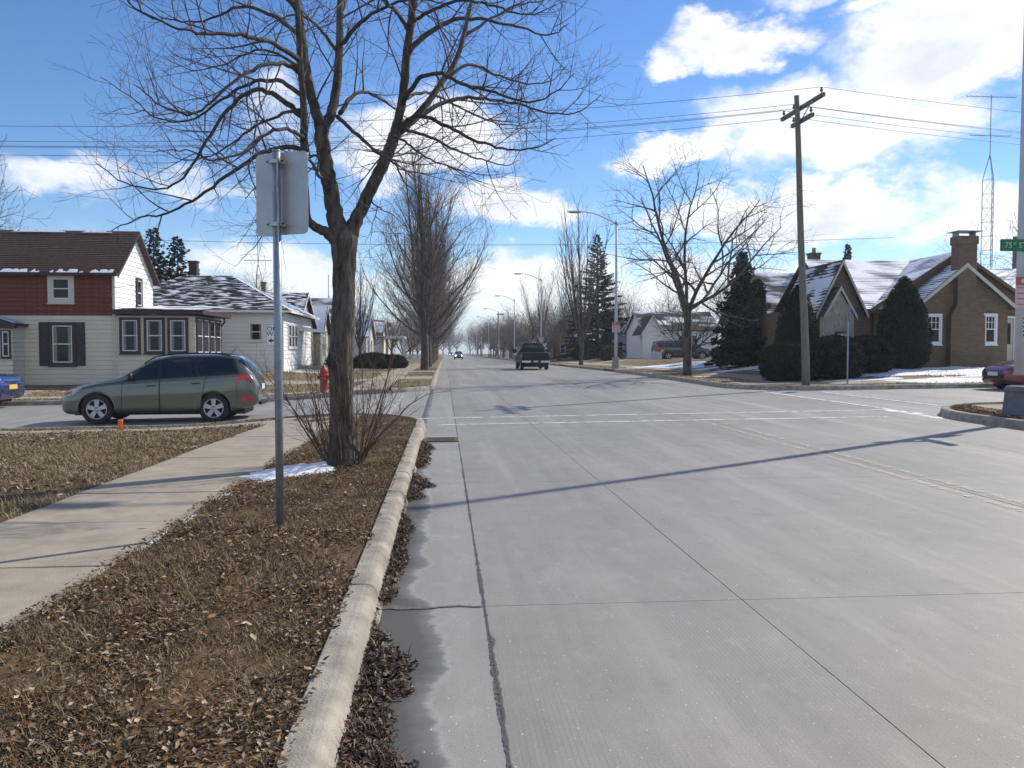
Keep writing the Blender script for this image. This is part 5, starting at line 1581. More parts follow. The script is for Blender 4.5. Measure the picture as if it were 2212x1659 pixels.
simple_house('brown steep gabled brick house beyond the pickup', 14.6, 18.6, 109, 117, .65, 3.3, 6.2, 'y', 'brick_orange', 'roof_brown', wins=[(1.2, .7, .8, 1.4, 'white'), (2.8, .7, .8, 1.4, 'white')], snow=None, snow2=(.5, .03, .4, .7, 42.0), boards=False, rake='trim_brown')
simple_house('dark gabled brick house partly hidden by the lamp post sign', 17.6, 22, 104, 112, .65, 3.5, 6.3, 'x', 'brick_tan', 'roof_brown', wins=[(1.3, .7, .9, 1.3, 'white')], snow=(.45, .03, .4, .7, 43.0), boards=False, rake='trim_brown')
simple_house('distant pale house beyond the last lamp posts', 15, 21, 205, 213, .6, 4.2, 6.4, 'y', 'white_siding', 'roof_brown', boards=False)
# ------------------------------------------------------------------ poles, wires, signs, hydrants
def top(x, y): return zl(x, y) + .11
# --- foreground sign seen from behind
zp = top(-1.23, 6.24)
S = empty('street_sign', (-1.235, 6.24, zp)); tag(S, 'unpainted back of a road sign on a grey steel post in the foreground', 'sign')
ph = 2.80
p = MB().lathe([(.030, -.15), (.030, ph)], 20); p.obj('post', MAT['galv'], S, True)
MB().lathe([(.032, ph + .001), (.032, ph + .012), (.0, ph + .013)], 20).obj('post_cap', MAT['galv'], S, True)
def rounded(w, h, r, n=5):
    P = []
    for (cx, cz, a0) in ((w / 2 - r, h / 2 - r, 0), (-w / 2 + r, h / 2 - r, 90), (-w / 2 + r, -h / 2 + r, 180), (w / 2 - r, -h / 2 + r, 270)):
        for i in range(n + 1):
            a = radians(a0 + 90 * i / n); P.append((cx + r * cos(a), cz + r * sin(a)))
    return P
pn = MB().prism(rounded(.455, .61, .04), -.0012, .0012, 'y').obj('sign_panel', MAT['alum'], S, fix=True, loc=(.028, .052, ph - .30), rz=radians(-24))
for zz in (ph - .075, ph - .535):
    b = MB()
    b.tube([(.034 * cos(a), .034 * sin(a), 0) for a in [i * pi / 10 for i in range(21)]], .004, 4)
    br = MB().box(-.05, .05, -.036, -.033, -.014, .014).box(-.05, -.034, -.036, .048, -.014, .014).box(.034, .05, -.036, .048, -.014, .014).obj('bracket', MAT['alum'], S, loc=(0, 0, zz), rz=radians(-24))
    for xx in (-.055, .06): MB().tube([(xx, -.02, 0), (xx * 1.25, -.02, 0)], .008, 8).obj('bolt', mat('rusty bolt', (.09, .045, .03)), br)

# --- one way sign across the side street
x, y = -6.15, 29.1
S = empty('one_way_sign', (x, y, top(x, y))); tag(S, 'white ONE WAY sign on a thin post beyond the grey car', 'sign')
MB().tube([(.26, .03, -.1), (.26, .03, 2.5)], .025, 8).obj('post', MAT['galv'], S)
pn = MB().prism(rounded(.60, .76, .05), -.002, .002, 'y').obj('sign_panel', MAT['white'], S, fix=True, loc=(.26, -.004, 2.15))
ring(MB(), .565, .725, .012, -.0045, -.0025).obj('border', MAT['black'], pn, loc=(0, 0, -.3625))
text(pn, 'ONE', .21, (0, -.004, .21), MAT['black'], sx=1.15)
text(pn, 'WAY', .21, (0, -.004, .03), MAT['black'], sx=1.1)
MB().prism([(-.21, -.2), (-.08, -.12), (-.10, -.175), (.21, -.175), (.21, -.225), (-.10, -.225), (-.08, -.28)], -.0055, -.0027, 'y').obj('arrow', MAT['black'], pn, fix=True)
# sign seen edge on before the brick house
x, y = 13.7, 26.9
S = empty('street_sign', (x, y, top(x, y))); tag(S, 'thin post with a sign seen edge on before the stone gable', 'sign')
MB().tube([(0, 0, -.1), (0, 0, 2.75)], .028, 8).obj('post', MAT['galv'], S)
MB().prism([(q, z) for q, z in rounded(.6, .6, .17, 1)], -.002, .002, 'x').obj('sign_panel', MAT['alum'], S, fix=True, loc=(.032, .0, 2.45), rz=radians(-19))

# --- lamp posts
def lamp_mesh():
    pole = MB().lathe([(.10, .72), (.09, 3), (.072, 6), (.058, 9.0)], 14)
    base = MB().lathe([(.27, -.1), (.27, .08), (.25, .12), (.22, .55), (.24, .62), (.20, .72)], 12)
    arm = MB(); P = smooth_path([(0, 0, 8.80), (-.5, 0, 9.05), (-1.2, 0, 9.35), (-1.8, 0, 9.48), (-2.25, 0, 9.50)], 14)
    arm.tube(P, [.045 - .018 * i / 14 for i in range(15)], 8)
    arm.tube([(0, 0, 8.72), (0, 0, 8.95)], .085, 12)
    head = MB().prism([(-2.2, 9.44), (-2.2, 9.55), (-2.9, 9.54), (-2.98, 9.49), (-2.9, 9.45)], -.13, .13, 'y')
    lens = MB().box(-2.85, -2.3, -.11, .11, 9.425, 9.438)
    return [('base', base.mesh('base'), 'concrete'), ('pole', pole.mesh('pole', True), 'polegrey'), ('arm', arm.mesh('arm', True), 'polegrey'), ('lamp_head', head.mesh('lamp_head'), 'polegrey'), ('lens', lens.mesh('lens'), 'glass')]
LM = lamp_mesh()
MAT['signred'] = mat('faded red sign', (.50, .12, .13), rough=.5)
MAT['signpink'] = mat('sun bleached sign face', (.62, .46, .46), (.68, .53, .53), 9, .5)
MAT['signgreen'] = mat('sign green', (.0, .16, .075), (.0, .20, .09), 6, .4)
def red_sign(par, x, z, w, h, y=-.13):
    p = MB().prism(rounded(w, h, .02, 2), -.002, .002, 'y').obj('parking_sign', MAT['signpink'], par, fix=True, loc=(x, y, z))
    MB().box(-w / 2 + .008, w / 2 - .008, -.0045, -.0025, h / 2 - h * .28, h / 2 - .008).obj('red_band', MAT['signred'], p)
    st = MB()
    for k in range(3):
        a = k * pi / 3; r = h * .085; t = .008
        dx, dz = cos(a) * r, sin(a) * r; nx, nz = -sin(a) * t, cos(a) * t
        cx, cz = -w * .18, h / 2 - h * .145
        st.add([(cx - dx - nx, -.0065 - k * .0006, cz - dz - nz), (cx + dx - nx, -.0065 - k * .0006, cz + dz - nz), (cx + dx + nx, -.0065 - k * .0006, cz + dz + nz), (cx - dx + nx, -.0065 - k * .0006, cz - dz + nz)], [(0, 1, 2, 3)])
    st.obj('star', MAT['white'], p)
    for k in range(4):
        zz = h * .14 - k * h * .17
        MB().box(-w / 2 + .03, w / 2 - .03 - .03 * (k % 2), -.0045, -.0025, zz - .010, zz + .010).obj('print_line', MAT['signred'], p)
    return p
def lamp(x, y, label, sign=False):
    o = empty('lamp_post', (x, y, top(x, y))); tag(o, label, 'lamp post', 'lamp posts along the right kerb')
    for n_, me, m in LM: link(n_, me, MAT[m], o)
    if sign: red_sign(o, -.02, 2.55, .5, .62)
    return o
ly = [49.3, 88, 122, 157, 193, 229, 265, 301, 338, 375]
for i, yy in enumerate(ly):
    lamp(10.42, yy, f'{ORD[i]} grey lamp post along the right kerb, arm over the road', i in (0, 1, 3, 5))
# the one at the right edge of the picture
P_ = empty('lamp_post', (10.93, 14.75, top(10.93, 14.75))); tag(P_, 'tall grey lamp post at the right edge carrying a green street name sign', 'lamp post')
for n_, me, m in LM:
    o = link(n_, me, MAT[m], P_)
    if n_ == 'pole': o.scale = (1.12, 1.12, 1.12)
    if n_ in ('arm', 'lamp_head', 'lens'): o.location = (0, 0, 1.05)
    if n_ == 'base':
        o.scale = (1.15, 1.15, .82)
        o.data = me.copy(); o.data.materials.clear(); o.data.materials.append(mat('dark painted pole base', (.10, .115, .135), (.14, .155, .175), 5, .6))
g = MB().prism(rounded(1.05, .225, .02, 2), -.002, .002, 'y').obj('name_plate', MAT['signgreen'], P_, fix=True, loc=(-.03, -.13, 3.24))
MAT['sign_letter'] = mat('cream sign lettering', (.60, .62, .38), rough=.5)
text(g, '75', .15, (-.36, -.004, -.005), MAT['sign_letter']); text(g, 'th', .075, (-.235, -.004, .035), MAT['sign_letter']); text(g, 'ST', .15, (-.08, -.004, -.005), MAT['sign_letter'])
MB().prism(rounded(1.0, .225, .02, 2), -.002, .002, 'x').obj('name_plate', MAT['signgreen'], P_, fix=True, loc=(.14, -.38, 3.0))
red_sign(P_, -.01, 2.36, .46, .60, -.14)
lab = MB().box(-.03, .03, -.0015, 0, -.2, .2).obj('number_plate', MAT['white'], P_, loc=(-.02, -.106, 1.72))
for k in range(5): MB().box(-.022, .022, -.003, -.0016, -.19 + k * .08, -.14 + k * .08).obj('digit', MAT['black'], lab)
# green name sign on the far crossing, by the second lamp
S = empty('street_name_sign', (11.0, 121, top(11, 121))); tag(S, 'small green street name sign far off above the pickup', 'sign')
MB().tube([(0, 0, -.1), (0, 0, 3.3)], .03, 6).obj('post', MAT['galv'], S)
MB().box(-.2, 1.3, -.01, .01, 3.0, 3.35).obj('name_plate', MAT['signgreen'], S)
for (xx, yy, lb, mk) in ((11.0, 235, 'tiny yellow warning sign far down the right verge', (.6, .5, .02)), (11.0, 290, 'tiny yellow sign beyond the other yellow one', (.6, .55, .02))):
    S = empty('warning_sign', (xx, yy, top(xx, yy))); tag(S, lb, 'sign')
    MB().tube([(0, 0, -.1), (0, 0, 2.4)], .05, 6).obj('post', MAT['galv'], S)
    MB().prism([(0, -.6), (.6, 0), (0, .6), (-.6, 0)], -.06, -.052, 'y').obj('sign_panel', mat('sign yellow', mk, rough=.5), S, fix=True, loc=(0, 0, 2.5))
S = empty('street_sign', (-4.6, 121, top(-4.6, 121))); tag(S, 'slim sign post on the left verge before the far picket fence', 'sign')
MB().tube([(0, 0, -.1), (0, 0, 3.0)], .04, 6).obj('post', MAT['galv'], S)
MB().box(-.15, .15, -.06, -.045, 2.3, 3.0).obj('sign_panel', MAT['alum'], S)

# --- utility pole with cross arms
ux, uy = 12.27, 26.95
U = empty('utility_pole', (ux, uy, top(ux, uy) - .02)); tag(U, 'leaning weathered wooden utility pole with two cross arms', 'utility pole')
lean = Vector((-.47, .0, 9.75))
pts = [lean * t + Vector((.012 * sin(t * 9), 0, 0)) for t in [i / 12 for i in range(13)]]; pts[0] = Vector((0, 0, -.2))
MB().tube(pts, [.138 - .056 * i / 12 for i in range(13)], 14).obj('pole', MAT['wood'], U, True)
crate = mat('creosoted arm', (.13, .115, .10), (.2, .18, .155), 8, .9)
def crossarm(cx, cz, half, yaw):
    a = MB().box(-half, half, -.055, .055, -.06, .06).obj('cross_arm', crate, U, loc=(cx + .17, 0, cz), rz=yaw)
    return a
tips = []
for (cz, half, yaw, ins) in ((9.36, 1.45, radians(93), (-1.3, .55, 1.3)), (8.93, .72, radians(93), (-.6, .6))):
    cx = -.47 * cz / 9.75
    a = crossarm(cx, cz, half, yaw)
    for q in ins:
        MB().lathe([(.012, .06), (.012, .12), (.05, .13), (.055, .18), (.035, .2), (.04, .25), (.02, .27)], 8, (q, 0, 0)).obj('insulator', mat('porcelain', (.12, .1, .1), rough=.3), a)
        tips.append(Vector((ux + cx + .17 + q * cos(yaw), uy + q * sin(yaw), top(ux, uy) + cz + .25)))
MB().tube([(-.47 * .93 + .12, -.1, 8.95), (-.47 * .96 + .1, -.95, 9.32)], .018, 5).obj('brace', MAT['galv'], U)
def cable(a, b, sag, label, r=.0075):
    n = 40; pts = []
    a, b = Vector(a), Vector(b)
    for i in range(n + 1):
        t = i / n; p = a.lerp(b, t); p.z -= sag * 4 * t * (1 - t); pts.append(p)
    tag(MB().tube(pts, r, 4, False).obj('overhead_cable', MAT['wire']), label, 'cable', 'overhead cables')
names = ['front', 'second', 'third', 'fourth', 'lowest']
for i, t in enumerate(tips):
    cable(t, t + Vector((-50, 1.5, -.3)), 1.45, f'{names[i]} overhead cable running left from the utility pole')
    cable(t, t + Vector((46, -.5, .1)), 1.35, f'{names[i]} overhead cable running right from the utility pole')
cable((-24, 61, 9.6), (34, 60, 10.2), .5, 'thin cable crossing the street behind the big tree', .015)
for (px, py, h, lb) in ((-38.2, 28.6, 9.6, 'utility pole outside the left edge'),): pass
U2 = empty('utility_pole', (11.3, 172, top(11.3, 172))); tag(U2, 'dark utility pole far down the right side among the lamp posts', 'utility pole')
MB().tube([(0, 0, -.2), (0, 0, 9.4)], [.2, .14], 8).obj('pole', MAT['wood'], U2)
MB().box(-.3, 1.2, -.1, .1, 9.0, 9.25).obj('cross_arm', crate, U2)
U3 = empty('utility_pole', (36.5, 50, top(30, 50))); tag(U3, 'short stretch of utility pole showing right of the big chimney', 'utility pole')
MB().tube([(0, 0, -.2), (0, 0, 8.0)], [.18, .13], 8).obj('pole', MAT['wood'], U3)
MB().box(-.1, 1.6, -.06, .06, 7.45, 7.55).box(-.1, 1.6, -.06, .06, 7.0, 7.1).obj('cross_arm', crate, U3)

# --- lattice antenna masts
def mast(x, y, h, w, label, ant=True, s=1.0):
    o = empty('antenna_mast', (x, y, top(min(x, 30), y))); tag(o, label, 'antenna mast')
    cs = [(w * cos(a), w * sin(a)) for a in (.3, 2.4, 4.5)]
    hb = h * .78
    for (a, b) in cs: MB().tube([(a, b, -.1), (a, b, hb * .88), (0, 0, hb)], .022 * s, 5).obj('leg', MAT['galv'], o)
    m = MB(); n = int(hb * .88 / (w * 2.2))
    for i in range(n):
        z0, z1 = hb * .88 * i / n, hb * .88 * (i + 1) / n
        for k in range(3):
            a, b = cs[k], cs[(k + 1) % 3]
            m.tube([(a[0], a[1], z0), (b[0], b[1], z1)], .010 * s, 3, False)
            m.tube([(a[0], a[1], z1), (b[0], b[1], z1)], .010 * s, 3, False)
    m.obj('lacing', MAT['galv'], o)['kind'] = 'stuff'
    MB().tube([(0, 0, hb - .3), (0, 0, h)], .025 * s, 5).obj('mast_tube', MAT['galv'], o)
    if ant:
        for (zz, ln, cnt) in ((h - .1, 1.55, 11), (h - 2.35, 1.25, 3)):
            b = MB(); b.tube([(-ln, 0, zz), (ln, 0, zz)], .022 * s, 5)
            for k in range(cnt):
                q = -ln + 2 * ln * k / max(1, cnt - 1); l2 = (.9 - .5 * k / cnt) * (.8 if cnt > 3 else .3)
                b.tube([(q, -l2, zz + .05), (q, l2, zz + .05)], .010 * s, 3, False)
            b.obj('antenna', MAT['galv'], o)
mast(31.9, 46, 15.6, .36, 'tall lattice antenna mast behind the brick house')
mast(-17.2, 78, 12.0, .3, 'thin lattice antenna mast above the bungalow roof', True, 1.4)
mast(-11.6, 84, 8.9, .2, 'small antenna mast left of the big tree trunk', False, 1.5)
mast(21.6, 56, 8.2, .12, 'roof antenna over the evergreen by the tan house', True, .8)

# --- fire hydrants
def hydrant(x, y, label, s=1.0, m=None):
    m = m or MAT['red_paint']
    o = empty('fire_hydrant', (x, y, top(x, y))); tag(o, label, 'hydrant'); o.scale = (s, s, s)
    MB().lathe([(.17, -.05), (.17, .03), (.13, .04), (.115, .1), (.115, .52), (.15, .53), (.15, .58), (.12, .6)], 16).obj('barrel', m, o, True)
    MB().lathe([(.125, .6), (.12, .68), (.09, .76), (.04, .80), (.035, .86), (.0, .865)], 16).obj('bonnet', m, o, True)
    for a in (0, pi): MB().tube([(.1 * cos(a), .1 * sin(a), .47), (.19 * cos(a), .19 * sin(a), .47)], .055, 10).obj('nozzle', m, o)
    MB().tube([(0, -.1, .42), (0, -.2, .42)], .08, 12).obj('pumper_nozzle', m, o)
    for a in range(6): MB().lathe([(.018, .585), (.018, .612)], 6, (.137 * cos(a), .137 * sin(a), 0)).obj('bolt', m, o)
hydrant(-4.22, 29.2, 'red fire hydrant behind the sucker shoots of the big tree', 1.15)
orange = mat('orange hydrant paint', (.55, .10, .04), rough=.6)
hydrant(-1.15, 150, 'orange red hydrant by the left kerb beyond the street trees', 1.15, orange)
# orange marker stake before the car
K = empty('marker', (-6.39, 16.75, top(-6.39, 16.75))); tag(K, 'small orange marker cup standing in the lawn before the grey car', 'marker')
MB().lathe([(.028, -.02), (.045, .20), (.052, .21), (.052, .225), (.04, .226)], 14).obj('cup', mat('fluorescent orange', (.95, .16, .03), rough=.5), K, True)
MB().tube([(0, 0, -.1), (0, 0, .05)], .012, 6).obj('stake', MAT['wood'], K)
# utility box by the van
K = empty('utility_box', (18.0, 68.6, top(18, 68.6))); tag(K, 'pale blue white utility box beside the van', 'utility box')
MB().box(-.4, .4, -.3, .3, -.05, .62).obj('cabinet', mat('box grey', (.42, .47, .52), (.5, .55, .6), 3, .5), K)
MB().box(-.43, .43, -.33, .33, .622, .67).obj('lid', MAT['white'], K)
# picket fence far left
K = empty('picket_fence', (-6.4, 132, top(-6, 132))); tag(K, 'low white picket fence far along the left sidewalk', 'fence')
pm = MB().prism([(-.05, 0), (.05, 0), (.05, .95), (0, 1.05), (-.05, .95)], 0, .03).mesh('picket')
for i in range(14): link('picket', pm, MAT['white'], K, (i * .2, 0, 0))
MB().box(-.1, 2.8, .03, .07, .25, .33).box(-.1, 2.8, .03, .07, .7, .78).obj('rail', MAT['white'], K)

# ------------------------------------------------------------------ vehicles
def pchip(xs, ys, x):
    return np.interp(x, xs, ys)
class Car:
    """body lofted from stations (x from the nose, bottom, belt, top, half width, roof half width)"""
    RS = np.arange(9)
    def __init__(s, st, L):
        s.st = np.array(st, float); s.L = L
        xs = s.st[:, 0]
        # smooth the station curves
        g = np.linspace(0, L, 160)
        s.g = g; s.c = []
        for k in range(1, 6):
            v = np.interp(g, xs, s.st[:, k])
            for _ in range(3): v[1:-1] = (v[:-2] + 2 * v[1:-1] + v[2:]) / 4
            s.c.append(v)
    def ring(s, x):
        zb, zl_, zt, w, wr = [float(np.interp(x, s.g, v)) for v in s.c]
        zt = max(zt, zl_ + .03)
        h = zl_ - zb; u = zt - zl_
        R = [(w * .86, zb), (w * .965, zb + h * .10), (w * 1.0, zb + h * .42), (w * .995, zb + h * .72), (w * .955, zl_),
             (w + (wr - w) * .72 - .02, zl_ + u * .62), (wr * .97, zl_ + u * .87), (wr * .72, zl_ + u * .975), (0, zt)]
        return R
    def S(s, x, t, off=0.0, side=1):
        x = min(max(x, 0), s.L)
        R = s.ring(x); k = min(7, int(t)); f = t - k
        # smooth interpolation round the section
        P = [Vector((0, *R[max(0, k - 1)])), Vector((0, *R[k])), Vector((0, *R[k + 1])), Vector((0, *(R[k + 2] if k + 2 < 9 else (-R[7][0], R[7][1]))))]
        a, b, c, d = P
        q = .5 * ((2 * b) + (c - a) * f + (2 * a - 5 * b + 4 * c - d) * f * f + (3 * b - a - 3 * c + d) * f ** 3)
        v = Vector((x, q.y, q.z))
        if off:
            e = .02
            tx = (s.S(x + e, t) - s.S(x - e, t)); tt = s.S(x, min(8, t + .05)) - s.S(x, max(0, t - .05))
            n = tx.cross(tt)
            if n.length > 1e-9:
                n.normalize()
                if n.y < 0 and abs(n.y) > abs(n.z): n = -n
                elif n.z < 0 and abs(n.z) >= abs(n.y): n = -n
                v = v + n * off
        v.y *= side
        return v
def loft_body(c, nx=64, nt=5):
    mb = MB()
    xs = [c.L * (.5 - .5 * cos(pi * i / nx)) * .55 + c.L * i / nx * .45 for i in range(nx + 1)]
    ts = [8 * j / (8 * nt) for j in range(8 * nt + 1)]
    n = len(ts)
    for x in xs:
        half = [c.S(x, t) for t in ts]
        ringv = half + [Vector((v.x, -v.y, v.z)) for v in half[-2::-1]]
        mb.v.extend([v[:] for v in ringv])
    m = 2 * n - 1
    for i in range(nx):
        for j in range(m - 1):
            a = i * m + j
            mb.f.append((a, a + 1, a + m + 1, a + m))
        mb.f.append((i * m + m - 1, i * m, (i + 1) * m, (i + 1) * m + m - 1))
    mb.f.append(tuple(range(m))); mb.f.append(tuple(nx * m + j for j in range(m))[::-1])
    return mb
def patch(c, xl, xr, t0, t1, off, n=10, m=8, side=1, round_=0):
    """panel lying on the body: xl, xr = (x at t0, x at t1)"""
    mb = MB()
    def fn(u, v):
        t = t0 + (t1 - t0) * v
        a, b = xl[0] + (xl[1] - xl[0]) * v, xr[0] + (xr[1] - xr[0]) * v
        return c.S(a + (b - a) * u, t, off, side)[:]
    mb.grid(n, m, fn)
    return mb
def carpaint(name, col, flake=None):
    m = mat(name, col, flake or tuple(min(1, v * 1.12) for v in col), 40, .25, metal=.45, spec=.5, coat=1.0)
    return m
def wheel(par, x, y, r, w, side, spokes=5, rimr=.64, name='wheel'):
    W = MB()
    prof = [(r * .66, -w * .42), (r * .86, -w / 2), (r * .97, -w * .44), (r, -w * .28), (r, w * .28), (r * .97, w * .44), (r * .86, w / 2), (r * .66, w * .42)]
    k = 32
    t = MB().lathe(prof, k, cap=False)
    t.v = [(a, c, b) for a, b, c in t.v]
    ty = t.obj('wheel', MAT['tyre'], par, True, True, (x, y, r))
    R = MB().lathe([(r * .70, w * .40), (r * rimr * .98, w * .36), (r * rimr * .92, w * .10), (r * .1, w * .08)], k, cap=False)
    R.v = [(a, c * side, b) for a, b, c in R.v]
    dk = mat('wheel well shade', (.03, .03, .03), rough=.8) if 'well' not in MAT else MAT['well']
    MAT['well'] = dk
    R.obj('wheel_dish', dk, ty, True, True)
    s = MB()
    for i in range(spokes):
        a = 2 * pi * i / spokes + .3
        ca, sa = cos(a), sin(a)
        hw0, hw1 = r * .10, r * .17
        pts = []
        for (q, hw) in ((r * .06, hw0), (r * rimr * .97, hw1)):
            for sg in (-1, 1): pts.append((q * ca - sg * hw * sa, q * sa + sg * hw * ca))
        f = [(px, side * w * .36, pz) for px, pz in pts] + [(px, side * w * .24, pz) for px, pz in pts]
        s.add(f, [(0, 1, 3, 2), (0, 2, 6, 4), (1, 5, 7, 3), (2, 3, 7, 6), (4, 5, 1, 0)])
    s.obj('rim_spokes', MAT['rim'], ty, False, True)
    rr_ = MB().lathe([(r * rimr * .93, w * .30), (r * rimr * .95, w * .41), (r * rimr * 1.05, w * .42), (r * rimr * 1.07, w * .36)], k, cap=False)
    rr_.v = [(a, c * side, b) for a, b, c in rr_.v]
    rr_.obj('rim', MAT['rim'], ty, True, True)
    hb = MB().lathe([(r * .16, w * .25), (r * .15, w * .385), (.0, w * .39)], 16)
    hb.v = [(a, c * side, b) for a, b, c in hb.v]
    hb.obj('hub_cap', MAT['rim'], ty, True, True)
    return ty
def cut_arches(body, holes, depth=.42):
    """cut wheel wells with real holes"""
    cut = MB()
    for (x, z, r, y0, y1) in holes:
        k = 40; o = len(cut.v)
        for j in range(k):
            a = 2 * pi * j / k
            cut.v.append((x + r * cos(a), y0, z + r * sin(a)))
        for j in range(k):
            a = 2 * pi * j / k
            cut.v.append((x + r * cos(a), y1, z + r * sin(a)))
        for j in range(k): cut.f.append((o + j, o + (j + 1) % k, o + k + (j + 1) % k, o + k + j))
        cut.f.append(tuple(o + j for j in range(k))[::-1]); cut.f.append(tuple(o + k + j for j in range(k)))
    me = cut.mesh('cutter', fix=True)
    co = bpy.data.objects.new('cutter', me); COL.objects.link(co)
    md = body.modifiers.new('arches', 'BOOLEAN'); md.operation = 'DIFFERENCE'; md.solver = 'EXACT'; md.object = co
    pr = body.parent; body.parent = None
    bpy.context.view_layer.update()
    dg = bpy.context.evaluated_depsgraph_get()
    nm = bpy.data.meshes.new_from_object(body.evaluated_get(dg))
    body.modifiers.clear(); old = body.data; body.data = nm
    bpy.data.objects.remove(co); body.parent = pr
    nm.polygons.foreach_set('use_smooth', [True] * len(nm.polygons))
    try: nm.set_sharp_from_angle(angle=radians(38))
    except Exception: pass
def make_car(name, label, st, L, paint, wb, r, loc, rz, fa, glass_tops, cat='car', rails=False, wins=None, ws=None, rg=None, tail=None, head=None, doors=None, lite=False, spokes=5, ride=0.0, group=None):
    """the car points along +x after the nose offset; loc is the middle of the car on the ground"""
    root = empty(name, loc, rz); tag(root, label, cat, group)
    sub = lambda o: o
    c = Car(st, L)
    off = lambda mb: mb
    def place(mb):
        mb.v = [(L / 2 - x, -y, z) for x, y, z in mb.v]; return mb     # nose towards +x
    body = place(loft_body(c, 40 if lite else 64, 3 if lite else 5)).obj('body', paint, root, True, True)
    hw = max(s[4] for s in st)
    holes = []
    for xx in (fa, fa + wb):
        for sd in (-1, 1):
            ya, yb = sd * (hw - .27), sd * (hw + .3)
            holes.append((L / 2 - xx, r * 1.0, r * 1.17, min(ya, yb), max(ya, yb)))
    cut_arches(body, holes)
    body.data.materials.clear(); body.data.materials.append(paint)
    for xx in (fa, fa + wb):
        for sd in (-1, 1):
            wheel(root, L / 2 - xx, sd * (hw - .125), r, .225, sd, spokes)
    MB().box(-L / 2 + .35, L / 2 - .35, -hw + .28, hw - .28, .2, .42).obj('underbody', MAT['black'], root)
    ww = MB()
    for xx in (fa, fa + wb):
        ww.box(L / 2 - xx - r * 1.1, L / 2 - xx + r * 1.1, -hw + .30, hw - .30, .3, r * 2.2)
    ww.obj('wheel_well', MAT['black'], root)
    G = MAT['car_glass']
    for sd in (1, -1):
        for (xl, xr, t0, t1) in wins or ():
            place(patch(c, xl, xr, t0, t1, .004, 14, 8, sd)).obj('side_window', G, root, True)
        for k, (xl, xr, t0, t1, hx) in enumerate(doors or ()):
            d = place(patch(c, xl, xr, t0, t1, .004, 14, 16, sd)).obj('door', paint, root, True)
            if not lite:
                p = c.S(hx, 3.45, .03, sd); q = c.S(hx + .19, 3.45, .03, sd)
                hm = MB().tube([p, p.lerp(q, .5) + Vector((0, .012 * sd, 0)), q], .014, 6); place(hm)
                hm.obj('handle', MAT['black'] if rails else paint, d, True)
                sm = MB()
                for (a, b) in ((xl[0], xl[1]), (xr[0], xr[1])):
                    sm.add(*[(lambda g: (g.v, g.f))(patch(c, (a - .006, b - .006), (a + .006, b + .006), t0, t1, .0055, 1, 16, sd))][0])
                place(sm).obj('door_seam', MAT['black'], d)
    if ws: place(patch(c, (ws[0], ws[2]), (ws[1], ws[3]), ws[4], 8, .004, 10, 10, 1)).obj('windshield', G, root, True); place(patch(c, (ws[0], ws[2]), (ws[1], ws[3]), ws[4], 8, .004, 10, 10, -1)).obj('windshield', G, root, True)
    if rg: place(patch(c, (rg[0], rg[2]), (rg[1], rg[3]), rg[4], 8, .004, 10, 10, 1)).obj('rear_window', G, root, True); place(patch(c, (rg[0], rg[2]), (rg[1], rg[3]), rg[4], 8, .004, 10, 10, -1)).obj('rear_window', G, root, True)
    for sd in (1, -1):
        for (xl, xr, t0, t1) in tail or (): place(patch(c, xl, xr, t0, t1, .006, 8, 8, sd)).obj('tail_light', MAT['taillight'], root, True)
        for (xl, xr, t0, t1) in head or (): place(patch(c, xl, xr, t0, t1, .006, 8, 8, sd)).obj('headlight', MAT['headlight'], root, True)
    return root, c, place
MAT['car_glass'] = mat('tinted car glass', (.012, .014, .016), (.022, .024, .026), 3, .04, spec=.7)
MAT['taillight'] = mat('tail light red', (.42, .012, .012), (.62, .05, .05), 18, .15, coat=.6)
MAT['headlight'] = mat('headlight lens', (.42, .40, .40), (.62, .6, .6), 14, .12, coat=.6)
MAT['amber'] = mat('amber reflector', (.55, .12, .05), rough=.2)
MAT['plate'] = mat('number plate', (.62, .62, .60), (.72, .72, .7), 30, .5)
MAT['plate_y'] = mat('yellow number plate', (.62, .40, .06), (.75, .55, .12), 30, .5)

SUV = [(0, .40, .58, .66, .55, .42), (.05, .30, .66, .74, .70, .50), (.18, .24, .76, .84, .80, .60), (.45, .22, .85, .93, .88, .70), (.9, .24, .94, 1.02, .925, .78), (1.28, .25, .985, 1.08, .94, .80),
       (1.45, .25, 1.0, 1.14, .945, .76), (1.85, .25, 1.03, 1.40, .945, .69), (2.2, .25, 1.05, 1.60, .945, .665), (2.6, .25, 1.075, 1.68, .945, .66), (3.3, .25, 1.115, 1.695, .945, .66), (3.9, .26, 1.16, 1.68, .94, .65),
       (4.15, .30, 1.19, 1.655, .93, .64), (4.30, .33, 1.20, 1.56, .92, .63), (4.44, .37, 1.18, 1.34, .90, .64), (4.56, .40, 1.08, 1.16, .88, .66), (4.64, .44, .90, .98, .85, .66), (4.675, .50, .72, .80, .80, .62)]
olive = carpaint('grey green metallic paint', (.115, .122, .10))
sx, sy = -7.0, 21.45
R_, c, place = make_car('parked_car', 'grey green estate SUV with black roof rails on the side street', SUV, 4.675, olive, 2.7, .36, (sx, sy, zg(sx, sy) - .012), pi + radians(4), .92, None, rails=True,
    wins=[((1.62, 2.13), (2.33, 2.30), 4.14, 5.80), ((2.40, 2.38), (3.18, 3.12), 4.14, 5.86), ((3.25, 3.19), (4.14, 3.95), 4.28, 5.86)],
    ws=(1.50, 2.12, 1.50, 2.20, 5.35), rg=(4.20, 4.47, 4.24, 4.52, 5.25),
    tail=[((4.10, 4.25), (4.60, 4.49), 3.35, 4.05)], head=[((.10, .30), (.42, .62), 3.35, 4.15)],
    doors=[((1.48, 1.52), (2.36, 2.36), .55, 4.06, 2.08), ((2.375, 2.375), (3.28, 3.45), .55, 4.06, 3.12)])
